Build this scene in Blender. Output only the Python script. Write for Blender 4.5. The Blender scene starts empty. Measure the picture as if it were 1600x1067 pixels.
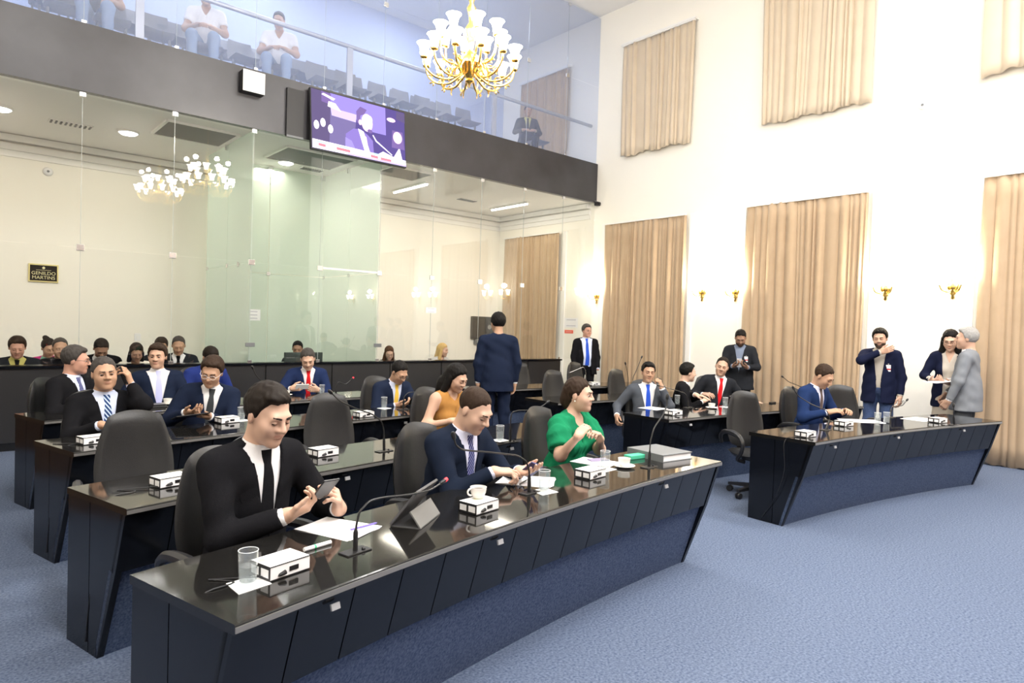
import bpy, bmesh, math, random
import numpy as np
from mathutils import Vector, Matrix, Euler

random.seed(7)
SC = bpy.context.scene
COL = SC.collection
PI = math.pi

# ------------------------------------------------------------------ camera
CAM_H = 1.68
F_PX = 1030.2
_yaw, _pit, _rol = math.radians(41.005), math.radians(-1.3237), math.radians(1.7702)
FW = np.array([math.sin(_yaw)*math.cos(_pit), math.cos(_yaw)*math.cos(_pit), math.sin(_pit)])
_r = np.array([math.cos(_yaw), -math.sin(_yaw), 0.0]); _u = np.cross(_r, FW)
RT = math.cos(_rol)*_r + math.sin(_rol)*_u
UP = -math.sin(_rol)*_r + math.cos(_rol)*_u
cam_data = bpy.data.cameras.new('camera')
cam_data.sensor_width = 36.0
cam_data.lens = 36.0*F_PX/1600.0
cam_data.clip_start = 0.05
camera = bpy.data.objects.new('camera', cam_data)
COL.objects.link(camera)
camera.matrix_world = Matrix(((RT[0], UP[0], -FW[0], 0), (RT[1], UP[1], -FW[1], 0), (RT[2], UP[2], -FW[2], CAM_H), (0, 0, 0, 1)))
SC.camera = camera

def ray(x, y): return FW + (x-800)/F_PX*RT - (y-533.5)/F_PX*UP
def atz(x, y, z): d = ray(x, y); return Vector(np.array([0, 0, CAM_H]) + (z-CAM_H)/d[2]*d)
def aty(x, y, Y): d = ray(x, y); return Vector(np.array([0, 0, CAM_H]) + Y/d[1]*d)
def atx(x, y, X): d = ray(x, y); return Vector(np.array([0, 0, CAM_H]) + X/d[0]*d)

# ------------------------------------------------------------------ world, lights, exposure
SC.view_settings.view_transform = 'Standard'
SC.view_settings.look = 'None'
SC.view_settings.gamma = 1.0
SC.view_settings.use_curve_mapping = False
SC.view_settings.exposure = 0.08
world = bpy.data.worlds.new('world'); SC.world = world
world.use_nodes = True
world.node_tree.nodes['Background'].inputs[0].default_value = (0.8, 0.85, 1.0, 1)
world.node_tree.nodes['Background'].inputs[1].default_value = 0.3

XL, XR, YF, YG, YB = -1.1, 10.86, -5.0, 9.85, 13.1      # left wall, right wall, wall behind the camera, glass front, gallery back wall
ZC = 8.5                                                 # hall ceiling
ZS0, ZS1 = 4.44, 5.28                                    # gallery slab underside and top
ZK = 1.02                                                # counter height below the glass

def area(name, loc, size, energy, color=(1, .96, .9), rot=(0, 0, 0), sy=None):
    l = bpy.data.lights.new(name, 'AREA'); l.energy = energy; l.color = color
    l.shape = 'RECTANGLE'; l.size = size; l.size_y = sy or size
    o = bpy.data.objects.new(name, l); o.location = loc; o.rotation_euler = rot; COL.objects.link(o)
    return o
def point(name, loc, energy, color=(1, .9, .75), r=.05):
    l = bpy.data.lights.new(name, 'POINT'); l.energy = energy; l.color = color; l.shadow_soft_size = r
    o = bpy.data.objects.new(name, l); o.location = loc; COL.objects.link(o); return o
# unseen area lights added at the hall ceiling; lower gallery's lamps; unseen blue-tinted lights upstairs
for cx in (1.4, 4.9, 8.4):
    for cy in (-3.6, -1.5, .5):
        area('ceiling_fill_light', (cx, cy, ZC-.06), 1.3, 185, (1, .98, .965))  # added fill from above and behind the camera
for cx, ge in ((0.6, 10), (2.1, 11), (4.5, 22), (7.2, 20), (9.6, 22)):
    area('gallery_light', (cx, 11.5, ZS0-.07), .5, ge, (1, .91, .75), sy=1.2)
for cx in (1.5, 4.5, 7.5):
    area('upper_gallery_light', (cx, 11.5, ZC-.06), 1.0, 62, (.84, .90, 1.0))

# ------------------------------------------------------------------ helpers
def lin(c):
    if isinstance(c, str):
        c = [int(c[i:i+2], 16)/255 for i in (0, 2, 4)]
        c = [x/12.92 if x <= .04045 else ((x+.055)/1.055)**2.4 for x in c]
    return (c[0], c[1], c[2], 1.0)
MATS = {}
def mat(name, color, rough=.6, metal=0, spec=.5, emit=0, ecol=None, noise=None, bump=None, coat=0, wave=None, sheen=0):
    """principled material; noise=(scale, colour2, contrast) varies the colour, bump=(scale, strength) gives fine relief"""
    if name in MATS: return MATS[name]
    m = bpy.data.materials.new(name); m.use_nodes = True; MATS[name] = m
    nt = m.node_tree; b = nt.nodes['Principled BSDF']
    b.inputs['Base Color'].default_value = lin(color); b.inputs['Roughness'].default_value = rough
    b.inputs['Metallic'].default_value = metal; b.inputs['Specular IOR Level'].default_value = spec
    if coat: b.inputs['Coat Weight'].default_value = coat; b.inputs['Coat Roughness'].default_value = .05
    if sheen: b.inputs['Sheen Weight'].default_value = sheen
    if emit:
        b.inputs['Emission Color'].default_value = lin(ecol or color); b.inputs['Emission Strength'].default_value = emit
    tc = None
    if noise or bump or wave:
        tc = nt.nodes.new('ShaderNodeTexCoord')
    if noise:
        n = nt.nodes.new('ShaderNodeTexNoise'); n.inputs['Scale'].default_value = noise[0]; n.inputs['Detail'].default_value = 4
        nt.links.new(tc.outputs['Object'], n.inputs['Vector'])
        r = nt.nodes.new('ShaderNodeValToRGB'); k = noise[2] if len(noise) > 2 else .2
        r.color_ramp.elements[0].position = .5-k; r.color_ramp.elements[1].position = .5+k
        r.color_ramp.elements[0].color = lin(color); r.color_ramp.elements[1].color = lin(noise[1])
        nt.links.new(n.outputs['Fac'], r.inputs['Fac']); nt.links.new(r.outputs['Color'], b.inputs['Base Color'])
    if wave:   # (scale, rotation, colour2, width)  diagonal stripes
        mp = nt.nodes.new('ShaderNodeMapping'); mp.inputs['Rotation'].default_value = wave[1]
        nt.links.new(tc.outputs['Object'], mp.inputs['Vector'])
        w = nt.nodes.new('ShaderNodeTexWave'); w.inputs['Scale'].default_value = wave[0]; w.inputs['Distortion'].default_value = 0
        nt.links.new(mp.outputs['Vector'], w.inputs['Vector'])
        r = nt.nodes.new('ShaderNodeValToRGB'); r.color_ramp.interpolation = 'CONSTANT'
        r.color_ramp.elements[0].color = lin(color); r.color_ramp.elements[1].color = lin(wave[2]); r.color_ramp.elements[1].position = wave[3]
        nt.links.new(w.outputs['Fac'], r.inputs['Fac']); nt.links.new(r.outputs['Color'], b.inputs['Base Color'])
    if bump:
        n2 = nt.nodes.new('ShaderNodeTexNoise'); n2.inputs['Scale'].default_value = bump[0]; n2.inputs['Detail'].default_value = 3
        nt.links.new(tc.outputs['Object'], n2.inputs['Vector'])
        bp = nt.nodes.new('ShaderNodeBump'); bp.inputs['Strength'].default_value = bump[1]; bp.inputs['Distance'].default_value = .01
        nt.links.new(n2.outputs['Fac'], bp.inputs['Height']); nt.links.new(bp.outputs['Normal'], b.inputs['Normal'])
    return m
def thin_glass(name, tint, refl=1.0, haze=0.0, haze_col=(.8, .9, .85)):
    """a thin pane: straight-through transmission, fresnel mirror reflection and, for frosted film or painted haze, some diffuse scatter"""
    m = bpy.data.materials.new(name); m.use_nodes = True; MATS[name] = m
    nt = m.node_tree; nt.nodes.clear()
    out = nt.nodes.new('ShaderNodeOutputMaterial'); tr = nt.nodes.new('ShaderNodeBsdfTransparent'); gl = nt.nodes.new('ShaderNodeBsdfGlossy')
    tr.inputs['Color'].default_value = (*tint, 1); gl.inputs['Roughness'].default_value = .0; gl.inputs['Color'].default_value = (refl, refl, refl, 1)
    fr = nt.nodes.new('ShaderNodeFresnel')                 # same mirror share on both faces of the sheet
    ge = nt.nodes.new('ShaderNodeNewGeometry'); mr = nt.nodes.new('ShaderNodeMapRange')
    mr.inputs['To Min'].default_value = 1.5; mr.inputs['To Max'].default_value = 1/1.5
    nt.links.new(ge.outputs['Backfacing'], mr.inputs['Value']); nt.links.new(mr.outputs['Result'], fr.inputs['IOR'])
    mx = nt.nodes.new('ShaderNodeMixShader'); nt.links.new(fr.outputs[0], mx.inputs[0]); nt.links.new(gl.outputs[0], mx.inputs[2])
    if haze:
        df = nt.nodes.new('ShaderNodeBsdfDiffuse'); df.inputs['Color'].default_value = (*haze_col, 1)
        tl = nt.nodes.new('ShaderNodeBsdfTranslucent'); tl.inputs['Color'].default_value = (*haze_col, 1)
        m2 = nt.nodes.new('ShaderNodeMixShader'); m2.inputs[0].default_value = .5
        nt.links.new(df.outputs[0], m2.inputs[1]); nt.links.new(tl.outputs[0], m2.inputs[2])
        m3 = nt.nodes.new('ShaderNodeMixShader'); m3.inputs[0].default_value = haze
        nt.links.new(tr.outputs[0], m3.inputs[1]); nt.links.new(m2.outputs[0], m3.inputs[2]); nt.links.new(m3.outputs[0], mx.inputs[1])
    else: nt.links.new(tr.outputs[0], mx.inputs[1])
    nt.links.new(mx.outputs[0], out.inputs[0])
    return m

class MB:
    """collects simple solids and links them as one mesh object"""
    def __init__(s): s.v = []; s.f = []; s.mi = []; s.cm = 0
    def add(s, vs, fs):
        o = len(s.v); s.v += [tuple(v) for v in vs]; s.f += [tuple(i+o for i in f) for f in fs]; s.mi += [s.cm]*len(fs); return s
    def box(s, x0, x1, y0, y1, z0, z1, M=None, bev=0):
        if bev:
            bm = bmesh.new(); bmesh.ops.create_cube(bm, size=1)
            for v in bm.verts: v.co = Vector(((x0+x1)/2+v.co.x*(x1-x0), (y0+y1)/2+v.co.y*(y1-y0), (z0+z1)/2+v.co.z*(z1-z0)))
            bmesh.ops.bevel(bm, geom=list(bm.edges), offset=bev, segments=2, affect='EDGES', profile=.5)
            return s.bm(bm, M)
        vs = [Vector((x, y, z)) for z in (z0, z1) for y in (y0, y1) for x in (x0, x1)]
        if M: vs = [M @ v for v in vs]
        return s.add(vs, [(0, 2, 3, 1), (4, 5, 7, 6), (0, 1, 5, 4), (2, 6, 7, 3), (0, 4, 6, 2), (1, 3, 7, 5)])
    def bm(s, bm, M=None):
        bm.verts.index_update()
        vs = [(M @ v.co) if M else v.co.copy() for v in bm.verts]; fs = [[v.index for v in f.verts] for f in bm.faces]; bm.free()
        return s.add(vs, fs)
    def prism(s, poly, z0, z1, M=None):
        n = len(poly); vs = [Vector((p[0], p[1], z0)) for p in poly]+[Vector((p[0], p[1], z1)) for p in poly]
        if M: vs = [M @ v for v in vs]
        return s.add(vs, [tuple(range(n-1, -1, -1)), tuple(range(n, 2*n))]+[(i, (i+1) % n, n+(i+1) % n, n+i) for i in range(n)])
    def lathe(s, prof, n=20, M=None, cap=True):
        vs = []; fs = []
        for r, z in prof:
            for i in range(n): a = 2*PI*i/n; vs.append(Vector((r*math.cos(a), r*math.sin(a), z)))
        for j in range(len(prof)-1):
            for i in range(n): fs.append((j*n+i, j*n+(i+1) % n, (j+1)*n+(i+1) % n, (j+1)*n+i))
        if cap:
            fs.append(tuple(range(n-1, -1, -1))); fs.append(tuple(range((len(prof)-1)*n, len(prof)*n)))
        if M: vs = [M @ v for v in vs]
        return s.add(vs, fs)
    def tube(s, pts, r, n=8, cap=True):
        pts = [Vector(p) for p in pts]; rs = r if hasattr(r, '__len__') else [r]*len(pts)
        vs = []; fs = []; up = Vector((0, 0, 1)); prev = None
        for i, p in enumerate(pts):
            t = (pts[min(i+1, len(pts)-1)]-pts[max(i-1, 0)]).normalized()
            if prev is None:
                a = t.cross(up)
                if a.length < .1: a = t.cross(Vector((1, 0, 0)))
            else: a = prev - t*prev.dot(t)
            a.normalize(); prev = a; b = t.cross(a)
            for k in range(n): th = 2*PI*k/n; vs.append(p+(a*math.cos(th)+b*math.sin(th))*rs[i])
        for i in range(len(pts)-1):
            for k in range(n): fs.append((i*n+k, i*n+(k+1) % n, (i+1)*n+(k+1) % n, (i+1)*n+k))
        if cap: fs.append(tuple(range(n-1, -1, -1))); fs.append(tuple(range((len(pts)-1)*n, len(pts)*n)))
        return s.add(vs, fs)
    def sphere(s, c, r, n=12, m=8, sc=(1, 1, 1)):
        prof = [(max(1e-4, math.sin(PI*j/m))*r, -math.cos(PI*j/m)*r) for j in range(m+1)]
        return s.lathe(prof, n, Matrix.Translation(c) @ Matrix.Diagonal((*sc, 1)))
    def quad(s, *p): return s.add(p, [tuple(range(len(p)))])
    def build(s, name, m, parent=None, smooth=False, loc=None):
        me = bpy.data.meshes.new(name); me.from_pydata(s.v, [], s.f)
        for x in (m if isinstance(m, (list, tuple)) else [m]): me.materials.append(x)
        if any(s.mi): me.polygons.foreach_set('material_index', s.mi)
        bm = bmesh.new(); bm.from_mesh(me); bmesh.ops.recalc_face_normals(bm, faces=bm.faces); bm.to_mesh(me); bm.free()
        if smooth:
            me.polygons.foreach_set('use_smooth', [True]*len(me.polygons))
            try: me.set_sharp_from_angle(angle=math.radians(40 if smooth is True else smooth))
            except Exception: pass
        o = bpy.data.objects.new(name, me); COL.objects.link(o)
        if parent: o.parent = parent
        if loc: o.location = loc
        return o
def tag(o, label=None, cat=None, group=None, kind=None):
    if label: o['label'] = label
    if cat: o['category'] = cat
    if group: o['group'] = group
    if kind: o['kind'] = kind
    return o
def thing(name, label, cat, loc=(0, 0, 0), rz=0, group=None):
    o = bpy.data.objects.new(name, None); o.empty_display_size = .1; COL.objects.link(o)
    o.location = loc; o.rotation_euler = (0, 0, rz)
    return tag(o, label, cat, group)
def struct(o, label=None): return tag(o, label, None, None, 'structure')
def dup(root, loc=None, rz=None, label=None, group=None, parent=None):
    r = root.copy(); COL.objects.link(r)
    if parent is not None: r.parent = parent
    if loc is not None: r.location = loc
    if rz is not None: r.rotation_euler = (0, 0, rz)
    if label: r['label'] = label
    if group: r['group'] = group
    for ch in list(root.children): dup(ch, parent=r)
    return r
def text_mesh(name, body, size, m, parent, loc, rot, extrude=.001, align='CENTER'):
    cu = bpy.data.curves.new(name, 'FONT'); cu.body = body; cu.size = size; cu.extrude = extrude; cu.align_x = align; cu.align_y = 'CENTER'
    t = bpy.data.objects.new(name, cu); COL.objects.link(t)
    dg = bpy.context.evaluated_depsgraph_get(); me = bpy.data.meshes.new_from_object(t.evaluated_get(dg))
    bpy.data.objects.remove(t); me.materials.clear(); me.materials.append(m)
    o = bpy.data.objects.new(name, me); COL.objects.link(o); o.parent = parent; o.location = loc; o.rotation_euler = rot
    return o

# ------------------------------------------------------------------ materials of the place
M_CARPET = mat('carpet', (.058, .084, .145), .95, spec=.1, noise=(75, (.165, .20, .285), .20), bump=(300, .35))
M_CARPET2 = mat('carpet_panel', (.045, .068, .130), .95, spec=.1, noise=(90, (.115, .15, .24), .2), bump=(300, .35))
M_WALL = mat('painted_wall', (.90, .87, .79), .75, noise=(1.2, (.92, .89, .81), .3), bump=(180, .05))
M_PANEL = mat('unseen_dark_panelling', (.10, .055, .03), .45, noise=(6, (.14, .08, .045), .2))  # dark tone invented so unseen walls bounce less light
M_WHITE = mat('white_paint', (.88, .87, .84), .6)
M_UWALL = mat('upper_gallery_wall', (.50, .58, .80), .8)  # blue of the hazy glass reflections put into the wall colour
M_CEIL = mat('ceiling_paint', (.86, .85, .82), .8)
M_BLACK = mat('black_granite', (.008, .008, .009), .06, spec=.6, noise=(300, (.012, .011, .009), .3))
M_BLACKP = mat('black_laminate', (.005, .006, .009), .13, spec=.40)
M_EDGE = mat('polished_edge', (.16, .155, .15), .15, spec=.6)
M_COUNTER = mat('counter_laminate', (.022, .022, .024), .35)
M_FASCIA = mat('fascia_paint', (.030, .029, .033), .30, noise=(2.2, (.046, .045, .052), .22))
M_CHROME = mat('satin_metal', (.75, .75, .76), .25, metal=1)
M_DGREY = mat('dark_grey', (.16, .17, .18), .6)
M_GOLD = mat('brass', (.85, .58, .18), .25, metal=1)
M_STEEL = mat('grey_steel', (.42, .43, .46), .4, metal=.7)
M_GLASS = thin_glass('pane_glass', (.988, .992, .988))
M_UGLASS = thin_glass('upper_pane_glass', (.97, .98, 1.0), haze=.14, haze_col=(.62, .72, .98))  # bluish haze colour stands in for reflections on the clear panes
M_FROST = thin_glass('frosted_glass', (.91, .97, .94), haze=.50, haze_col=(.86, .95, .90))
M_CURT = mat('curtain_tan', (.45, .325, .205), .85, noise=(3, (.51, .375, .245), .3), sheen=.2)
M_CURT2 = mat('curtain_cream', (.60, .50, .375), .85, noise=(3, (.66, .555, .425), .3), sheen=.2)

# ------------------------------------------------------------------ room shell
struct(MB().box(XL, XR, YF, YB, -.1, 0).build('floor', M_CARPET), 'blue short pile carpet floor of the hall')
struct(MB().box(XR, XR+.15, YF, YB+.15, 0, ZC+.2).build('wall_right', M_WALL), 'tall cream wall with curtained windows')
struct(MB().box(XL-.15, XL, YF, YB+.15, 0, ZC+.2).build('wall_left', M_WALL))
struct(MB().box(XL, XL+.04, YF, YG-.1, 0, 1.15).build('trim_left_panelling', M_PANEL))
struct(MB().box(XL-.15, XR+.15, YF-.15, YF, 0, ZC+.2).build('wall_front', M_PANEL))  # unseen wall, given dark panelling to cut bounced fill
struct(MB().box(XL, XR, YB, YB+.15, 0, ZS0+.1).build('wall_back', M_WALL), 'cream back wall of the lower gallery')
struct(MB().box(XL, XR, YB, YB+.15, ZS0+.1, ZC+.2).build('wall_back_upper', M_UWALL), 'back wall of the upper gallery, bluish haze put into its colour')
struct(MB().box(XL-.15, XR+.15, YF-.15, YB+.15, ZC, ZC+.2).build('ceiling', M_CEIL))
CEIL = bpy.data.objects['ceiling']
for cx in (1.4, 4.9, 8.4):  # frames added round the unseen fill lights
    for cy in (-3.6, -1.5, .5):
        for (a, b, c, d) in ((-.70, .70, -.70, -.65), (-.70, .70, .65, .70), (-.70, -.65, -.65, .65), (.65, .70, -.65, .65)): MB().box(cx+a, cx+b, cy+c, cy+d, ZC-.09, ZC).build('added_light_frame', M_WHITE, CEIL)
# balcony slab with the dark fascia
struct(MB().box(XL, XR, YG+.05, YB, ZS0, ZS1-.25).build('ceiling_gallery', M_CEIL), 'white ceiling of the lower gallery')
struct(MB().box(XL, XR-.01, YG-.05, YG+.05, ZS0, ZS1).build('trim_1', M_FASCIA), 'dark fascia band along the balcony edge')
# cornice of the lower gallery: three stepped courses
for i, (dz, dp) in enumerate(((.34, .03), (.24, .07), (.11, .13))):
    struct(MB().box(XL, XR, YB-dp, YB, ZS0-dz, ZS0-dz+.10).build('trim_2' if i == 0 else 'trim_2.%03d' % i, M_WHITE))
    struct(MB().box(XR-dp, XR, YG+.12, YB-dp, ZS0-dz, ZS0-dz+.10).build('trim_3' if i == 0 else 'trim_3.%03d' % i, M_WHITE))
# upper gallery: blue carpeted tiers rising to the back
for i, (y0, y1, z) in enumerate(((YG+.05, 10.95, ZS1-.05), (10.95, 11.95, ZS1+.32), (11.95, YB, ZS1+.68))):
    struct(MB().box(XL, XR-1.1 if i else XR, y0, y1, ZS1-.25, z).build('floor_upper_tier' if i == 0 else 'floor_upper_tier.%03d' % i, mat('tier_carpet', (.16, .25, .47), .95, noise=(60, (.21, .31, .53), .2))), 'blue carpeted step of the upper gallery')

# counter under the glass
ct = struct(MB().box(XL, 9.92, YG-.02, YG+.10, .10, ZK).build('wall_counter', M_COUNTER), 'long black counter wall below the gallery glass')
c2 = MB().box(XL, 9.94, YG-.05, YG+.22, ZK-.03, ZK).build('counter_top', M_BLACKP, ct)
c3 = MB().box(XL, 9.92, YG+.0, YG+.1, 0, .10).build('plinth', M_BLACK, ct)
for i in range(10):
    x = XL+.05+i*1.06+.5
    if x < 9.9: MB().box(x-.006, x+.006, YG-.027, YG-.02, .12, ZK-.01).build('panel_joint', M_BLACK, ct)

# ------------------------------------------------------------------ glass front
JX = [XL+.02, .27, 1.33, 2.39, 3.45, 4.51, 5.56, 6.62, 7.70, 8.77, 9.87, XR-.01]
M_SEAL = mat('clear_seal', (.42, .46, .46), .4)
def clip_mesh(s=.05):
    return MB().box(-s, s, -.012, .012, -s*1.0, s*1.0, bev=.006)
CLIP = None
def glass_wall(name, z0, z1, zm, m, label):
    global CLIP
    root = struct(thing(name, label, None, (0, YG, z0)))
    if 'category' in root: del root['category']
    for i in range(len(JX)-1):
        for a, b in ((z0, zm), (zm, z1)):
            p = MB().box(JX[i]+.004, JX[i+1]-.004, -.005, .005, a-z0+.004, b-z0-.004).build('pane', m, root)
    for x in JX[1:-1]: MB().box(x-.002, x+.002, -.004, .004, .01, z1-z0-.01).build('joint_seal', M_SEAL, root)
    for x in JX[1:-1]:
        for z, s in ((z0+.02, .6), (zm, 1), (z1-.03, .8)):
            if CLIP is None: c = CLIP = clip_mesh().build('clip', M_CHROME, root)
            else: c = bpy.data.objects.new('clip', CLIP.data); COL.objects.link(c); c.parent = root
            c.location = (x, -.012, z-z0); c.scale = (s*.92, 1, s*.80)
    return root
glass_wall('window_1', ZK, ZS0, 2.50, M_GLASS, 'clear frameless glass front of the lower gallery')
glass_wall('window_2', ZS1, 8.45, 6.95, M_UGLASS, 'clear frameless glass front of the upper gallery')
# the frosted glass vestibule behind the glass
w3 = struct(thing('window_3', 'pale green frosted glass vestibule walls', None, (0, 0, 0)))
del_ = [w3.pop('category', None)]
VY = 12.0
for x, ys in ((3.45, (YG+.03, 10.93, VY)), (5.56, (YG+.03, 10.93, VY))):
    for i in range(2):
        for a, b in ((0.02, 2.5), (2.5, ZS0-.01)):
            MB().box(x-.005, x+.005, ys[i]+.004, ys[i+1]-.004, a+.004, b-.004).build('pane', M_FROST, w3)
for x0, x1 in ((3.45, 4.51), (4.51, 5.56)):
    for a, b in ((0.02, 2.5), (2.5, ZS0-.01)):
        MB().box(x0+.006, x1-.006, VY-.005, VY+.005, a+.004, b-.004).build('pane', M_FROST, w3)
for (x, y) in ((3.45, 10.93), (3.45, 11.95), (3.45, 10.4), (5.56, 10.93), (5.56, 11.95), (4.51, VY), (3.95, VY)):
    c = bpy.data.objects.new('clip', CLIP.data); COL.objects.link(c); c.parent = w3; c.location = (x, y, 2.5); c.rotation_euler = (0, 0, PI/2 if y != VY else 0); c.scale = (.7, 1, .7)
for (x, y) in ((3.45, 11.0), (4.5, 11.97), (5.56, 11.0), (5.5, 11.95)):
    c = bpy.data.objects.new('clip', CLIP.data); COL.objects.link(c); c.parent = w3; c.location = (x, y, ZS0-.06); c.scale = (.9, 2, .9)
# door pulls / patch fittings where the glass doors meet the counter line
for x in (3.45, 5.56):
    tag(MB().box(x-.07, x+.07, YG-.03, YG-.008, 1.26, 1.32, bev=.006).build('door_lock', M_DGREY, w3))
MB().box(4.55, 5.52, YG-.02, YG+.02, 2.49, 2.52).build('transom_bar', M_WHITE, w3)

# ------------------------------------------------------------------ curtains
def curtain(y0, y1, z0, z1, label, m, X=XR, rail=False, seed=0, group='curtains along the right wall', off=.10):
    rnd = random.Random(seed)
    t = thing('curtain', label, 'curtain', (X-off, (y0+y1)/2, z0), 0, group)
    w = abs(y1-y0); n = max(60, int(w/.012)); H = z1-z0
    # irregular folds: each has its own width and depth
    ed = [0.0]; dp = []
    while ed[-1] < w: ed.append(ed[-1]+rnd.choice((.05, .08, .11, .15, .19))*rnd.uniform(.8, 1.2)); dp.append(rnd.uniform(.02, .06))
    ed = np.array(ed)*w/ed[-1]; dp = np.array(dp); us = np.linspace(0, w, n+1)
    k = np.clip(np.searchsorted(ed, us, side='right')-1, 0, len(dp)-1); t_ = (us-ed[k])/(ed[k+1]-ed[k]); base = dp[k]*(np.sin(PI*t_)**.8)
    rows = 14; vs = []; fs = []; ph = rnd.uniform(0, 6)
    for j in range(rows+1):
        v = j/rows; sway = .03*np.sin(2.3*us+ph+1.2*v)*(1-v)+.012*np.sin(9*us+ph)*(1-v)
        d = -base*(1.0 if j < rows else .75)+.012*np.sin(5*us+ph+2*v)
        hem = .02*np.sin(9*us+seed)+.012*np.sin(31*us) if j == 0 else 0*us
        for i in range(n+1): vs.append((float(d[i])+.03, float(us[i]-w/2+sway[i]), v*H+float(hem[i])))
    for j in range(rows):
        for i in range(n): a = j*(n+1)+i; fs.append((a, a+1, a+n+2, a+n+1))
    mb = MB().add(vs, fs); o = mb.build('fabric', m, t, smooth=70)
    sol = o.modifiers.new('s', 'SOLIDIFY'); sol.thickness = .004
    hd = MB().box(-.02, .02, -w/2, w/2, H-.015, H+.012).build('rail', M_WHITE, t)
    if rail: MB().box(-.03, off, -w/2-.02, w/2+.02, H+.012, H+.05).build('pelmet_board', M_WHITE, t)
    return t
def cy(x, y): return atx(x, y, XR-.1)
curtain(7.42, 9.47, .02, 3.92, 'tan floor-length curtain nearest the glass gallery, behind the man in the grey suit', M_CURT, seed=1)
curtain(4.14, 6.18, .02, 3.92, 'wide tan floor-length curtain in the middle of the wall, behind the man with a phone', M_CURT, seed=2)
curtain(0.65, 2.66, .02, 3.92, 'tan floor-length curtain at the right edge, behind the man in the light grey suit', M_CURT, seed=3)
curtain(7.38, 9.13, 5.30, 7.60, 'cream upper window curtain closest to the chandelier and upper gallery', M_CURT2, rail=True, seed=4)
curtain(4.16, 6.00, 5.30, 7.60, 'cream upper window curtain above the wide middle floor curtain', M_CURT2, rail=True, seed=5)
curtain(0.75, 2.74, 5.30, 7.60, 'cream upper window curtain in the top right corner', M_CURT2, rail=True, seed=6)
curtain(10.85, 12.82, .02, 3.88, 'tan curtain inside the lower gallery, seen through the glass', M_CURT, seed=8)
curtain(10.72, 12.36, 5.62, 7.62, 'tan curtain in the upper gallery behind the seated man in a suit', M_CURT, rail=True, seed=9)
# painted window casings that show beside the curtains
for i, (y, z1) in enumerate(((7.33, 3.95), (4.05, 3.95), (2.78, 3.95), (10.72, 3.9), (9.55, 3.95), (6.26, 3.95))):
    struct(MB().box(XR-.03, XR, y-.05, y+.05, 0, z1).build('trim_%d' % (4+i), M_WHITE))
struct(MB().box(XR-.02, XR, YF, 9.4, 0, .12).build('baseboard_right', M_WHITE))

# ================================================================== desks
T = .782                                     # desk top height
XC, RAD, DEPTH = 4.857, 16.1, .62            # the rows are arcs about the room's axis
ROWS = (2.50, 3.976, 5.56, 7.13)
def arc(X, row, off=0.0):
    y = ROWS[row]-(X-XC)**2/(2*RAD); n = Vector(((X-XC)/RAD, 1, 0)).normalized()
    return Vector((X, y, 0))+n*off
def arc_ang(X): return math.atan2(-(X-XC), RAD)   # direction of the desk's long axis
M_PLATE = mat('number_plate', (.33, .33, .34), .5)
def desk(side, row, label):
    x0, x1 = ((.66, 4.135) if side == 'L' else (5.58, 9.05))
    t = thing('desk', label, 'desk', arc((x0+x1)/2, row), 0, 'curved desks in rows'); o = t.location.copy()
    def L(X, off, z): p = arc(X, row, off)-o; return Vector((p.x, p.y, z))
    n = 28; xs = [x0+(x1-x0)*i/n for i in range(n+1)]
    def sweep(prof, closed=True):
        vs = []; fs = []; k = len(prof)
        for X in xs:
            for off, z in prof: vs.append(L(X, off, z))
        for i in range(n):
            for j in range(k): fs.append((i*k+j, i*k+(j+1) % k, (i+1)*k+(j+1) % k, (i+1)*k+j))
        fs.append(tuple(range(k-1, -1, -1))); fs.append(tuple(range(n*k, n*k+k)))
        return MB().add(vs, fs)
    top = sweep([(0, T-.032), (0, T-.004), (.004, T), (DEPTH, T), (DEPTH, T-.032)]).build('tabletop', M_BLACK, t)
    sweep([(-.004, T-.026), (-.004, T-.008), (.0, T-.008), (.0, T-.026)]).build('edge_strip', M_EDGE, top)
    # slatted sloping front
    ns = 15; w = (x1-x0)/ns
    for i in range(ns):
        a, b = x0+i*w+.003, x0+(i+1)*w-.003
        MB().add([L(a, .02, T-.034), L(b, .02, T-.034), L(b, .105, .455), L(a, .105, .455), L(a, .045, T-.034), L(b, .045, T-.034), L(b, .13, .455), L(a, .13, .455)],
                 [(0, 1, 2, 3), (7, 6, 5, 4), (0, 4, 5, 1), (3, 2, 6, 7), (0, 3, 7, 4), (1, 5, 6, 2)]).build('front_panel', M_BLACKP, t)
    sweep([(.035, T-.034), (.12, .455), (.14, .455), (.06, T-.034)]).build('panel_backing', M_BLACK, t)
    sweep([(.135, .46), (.275, 0.0), (.30, 0.0), (.16, .46)]).build('carpeted_base', M_CARPET2, t)
    for X, s in ((x0, 1), (x1, -1)):
        # each end is closed by two boards with a fine joint between them
        for poly in ([(.012, T-.032), (.10, .455), (.268, 0), (.36, 0), (.36, T-.032)], [(.366, T-.032), (.366, 0), (.60, 0), (.60, T-.032)]):
            A = [L(X, p[0], p[1]) for p in poly]; B = [L(X+s*.03, p[0], p[1]) for p in poly]; k = len(poly)
            MB().add(A+B, [tuple(range(k)), tuple(range(2*k-1, k-1, -1))]+[(i, i+k, (i+1) % k+k, (i+1) % k) for i in range(k)]).build('end_panel', M_BLACKP, t)
    for X in ((1.03, 1.92, 3.45) if side == 'L' else (5.95, 7.1, 8.35)):
        a = arc_ang(X); M = Matrix.Translation(L(X, .012, T-.075)) @ Matrix.Rotation(a, 4, 'Z') @ Matrix.Rotation(math.radians(-16), 4, 'X')
        pl = MB().box(-.018, .018, -.004, .004, -.011, .011, M).build('number_plate', M_PLATE, t)
    return t
ORD = ('front', 'second', 'third', 'rear')
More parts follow.
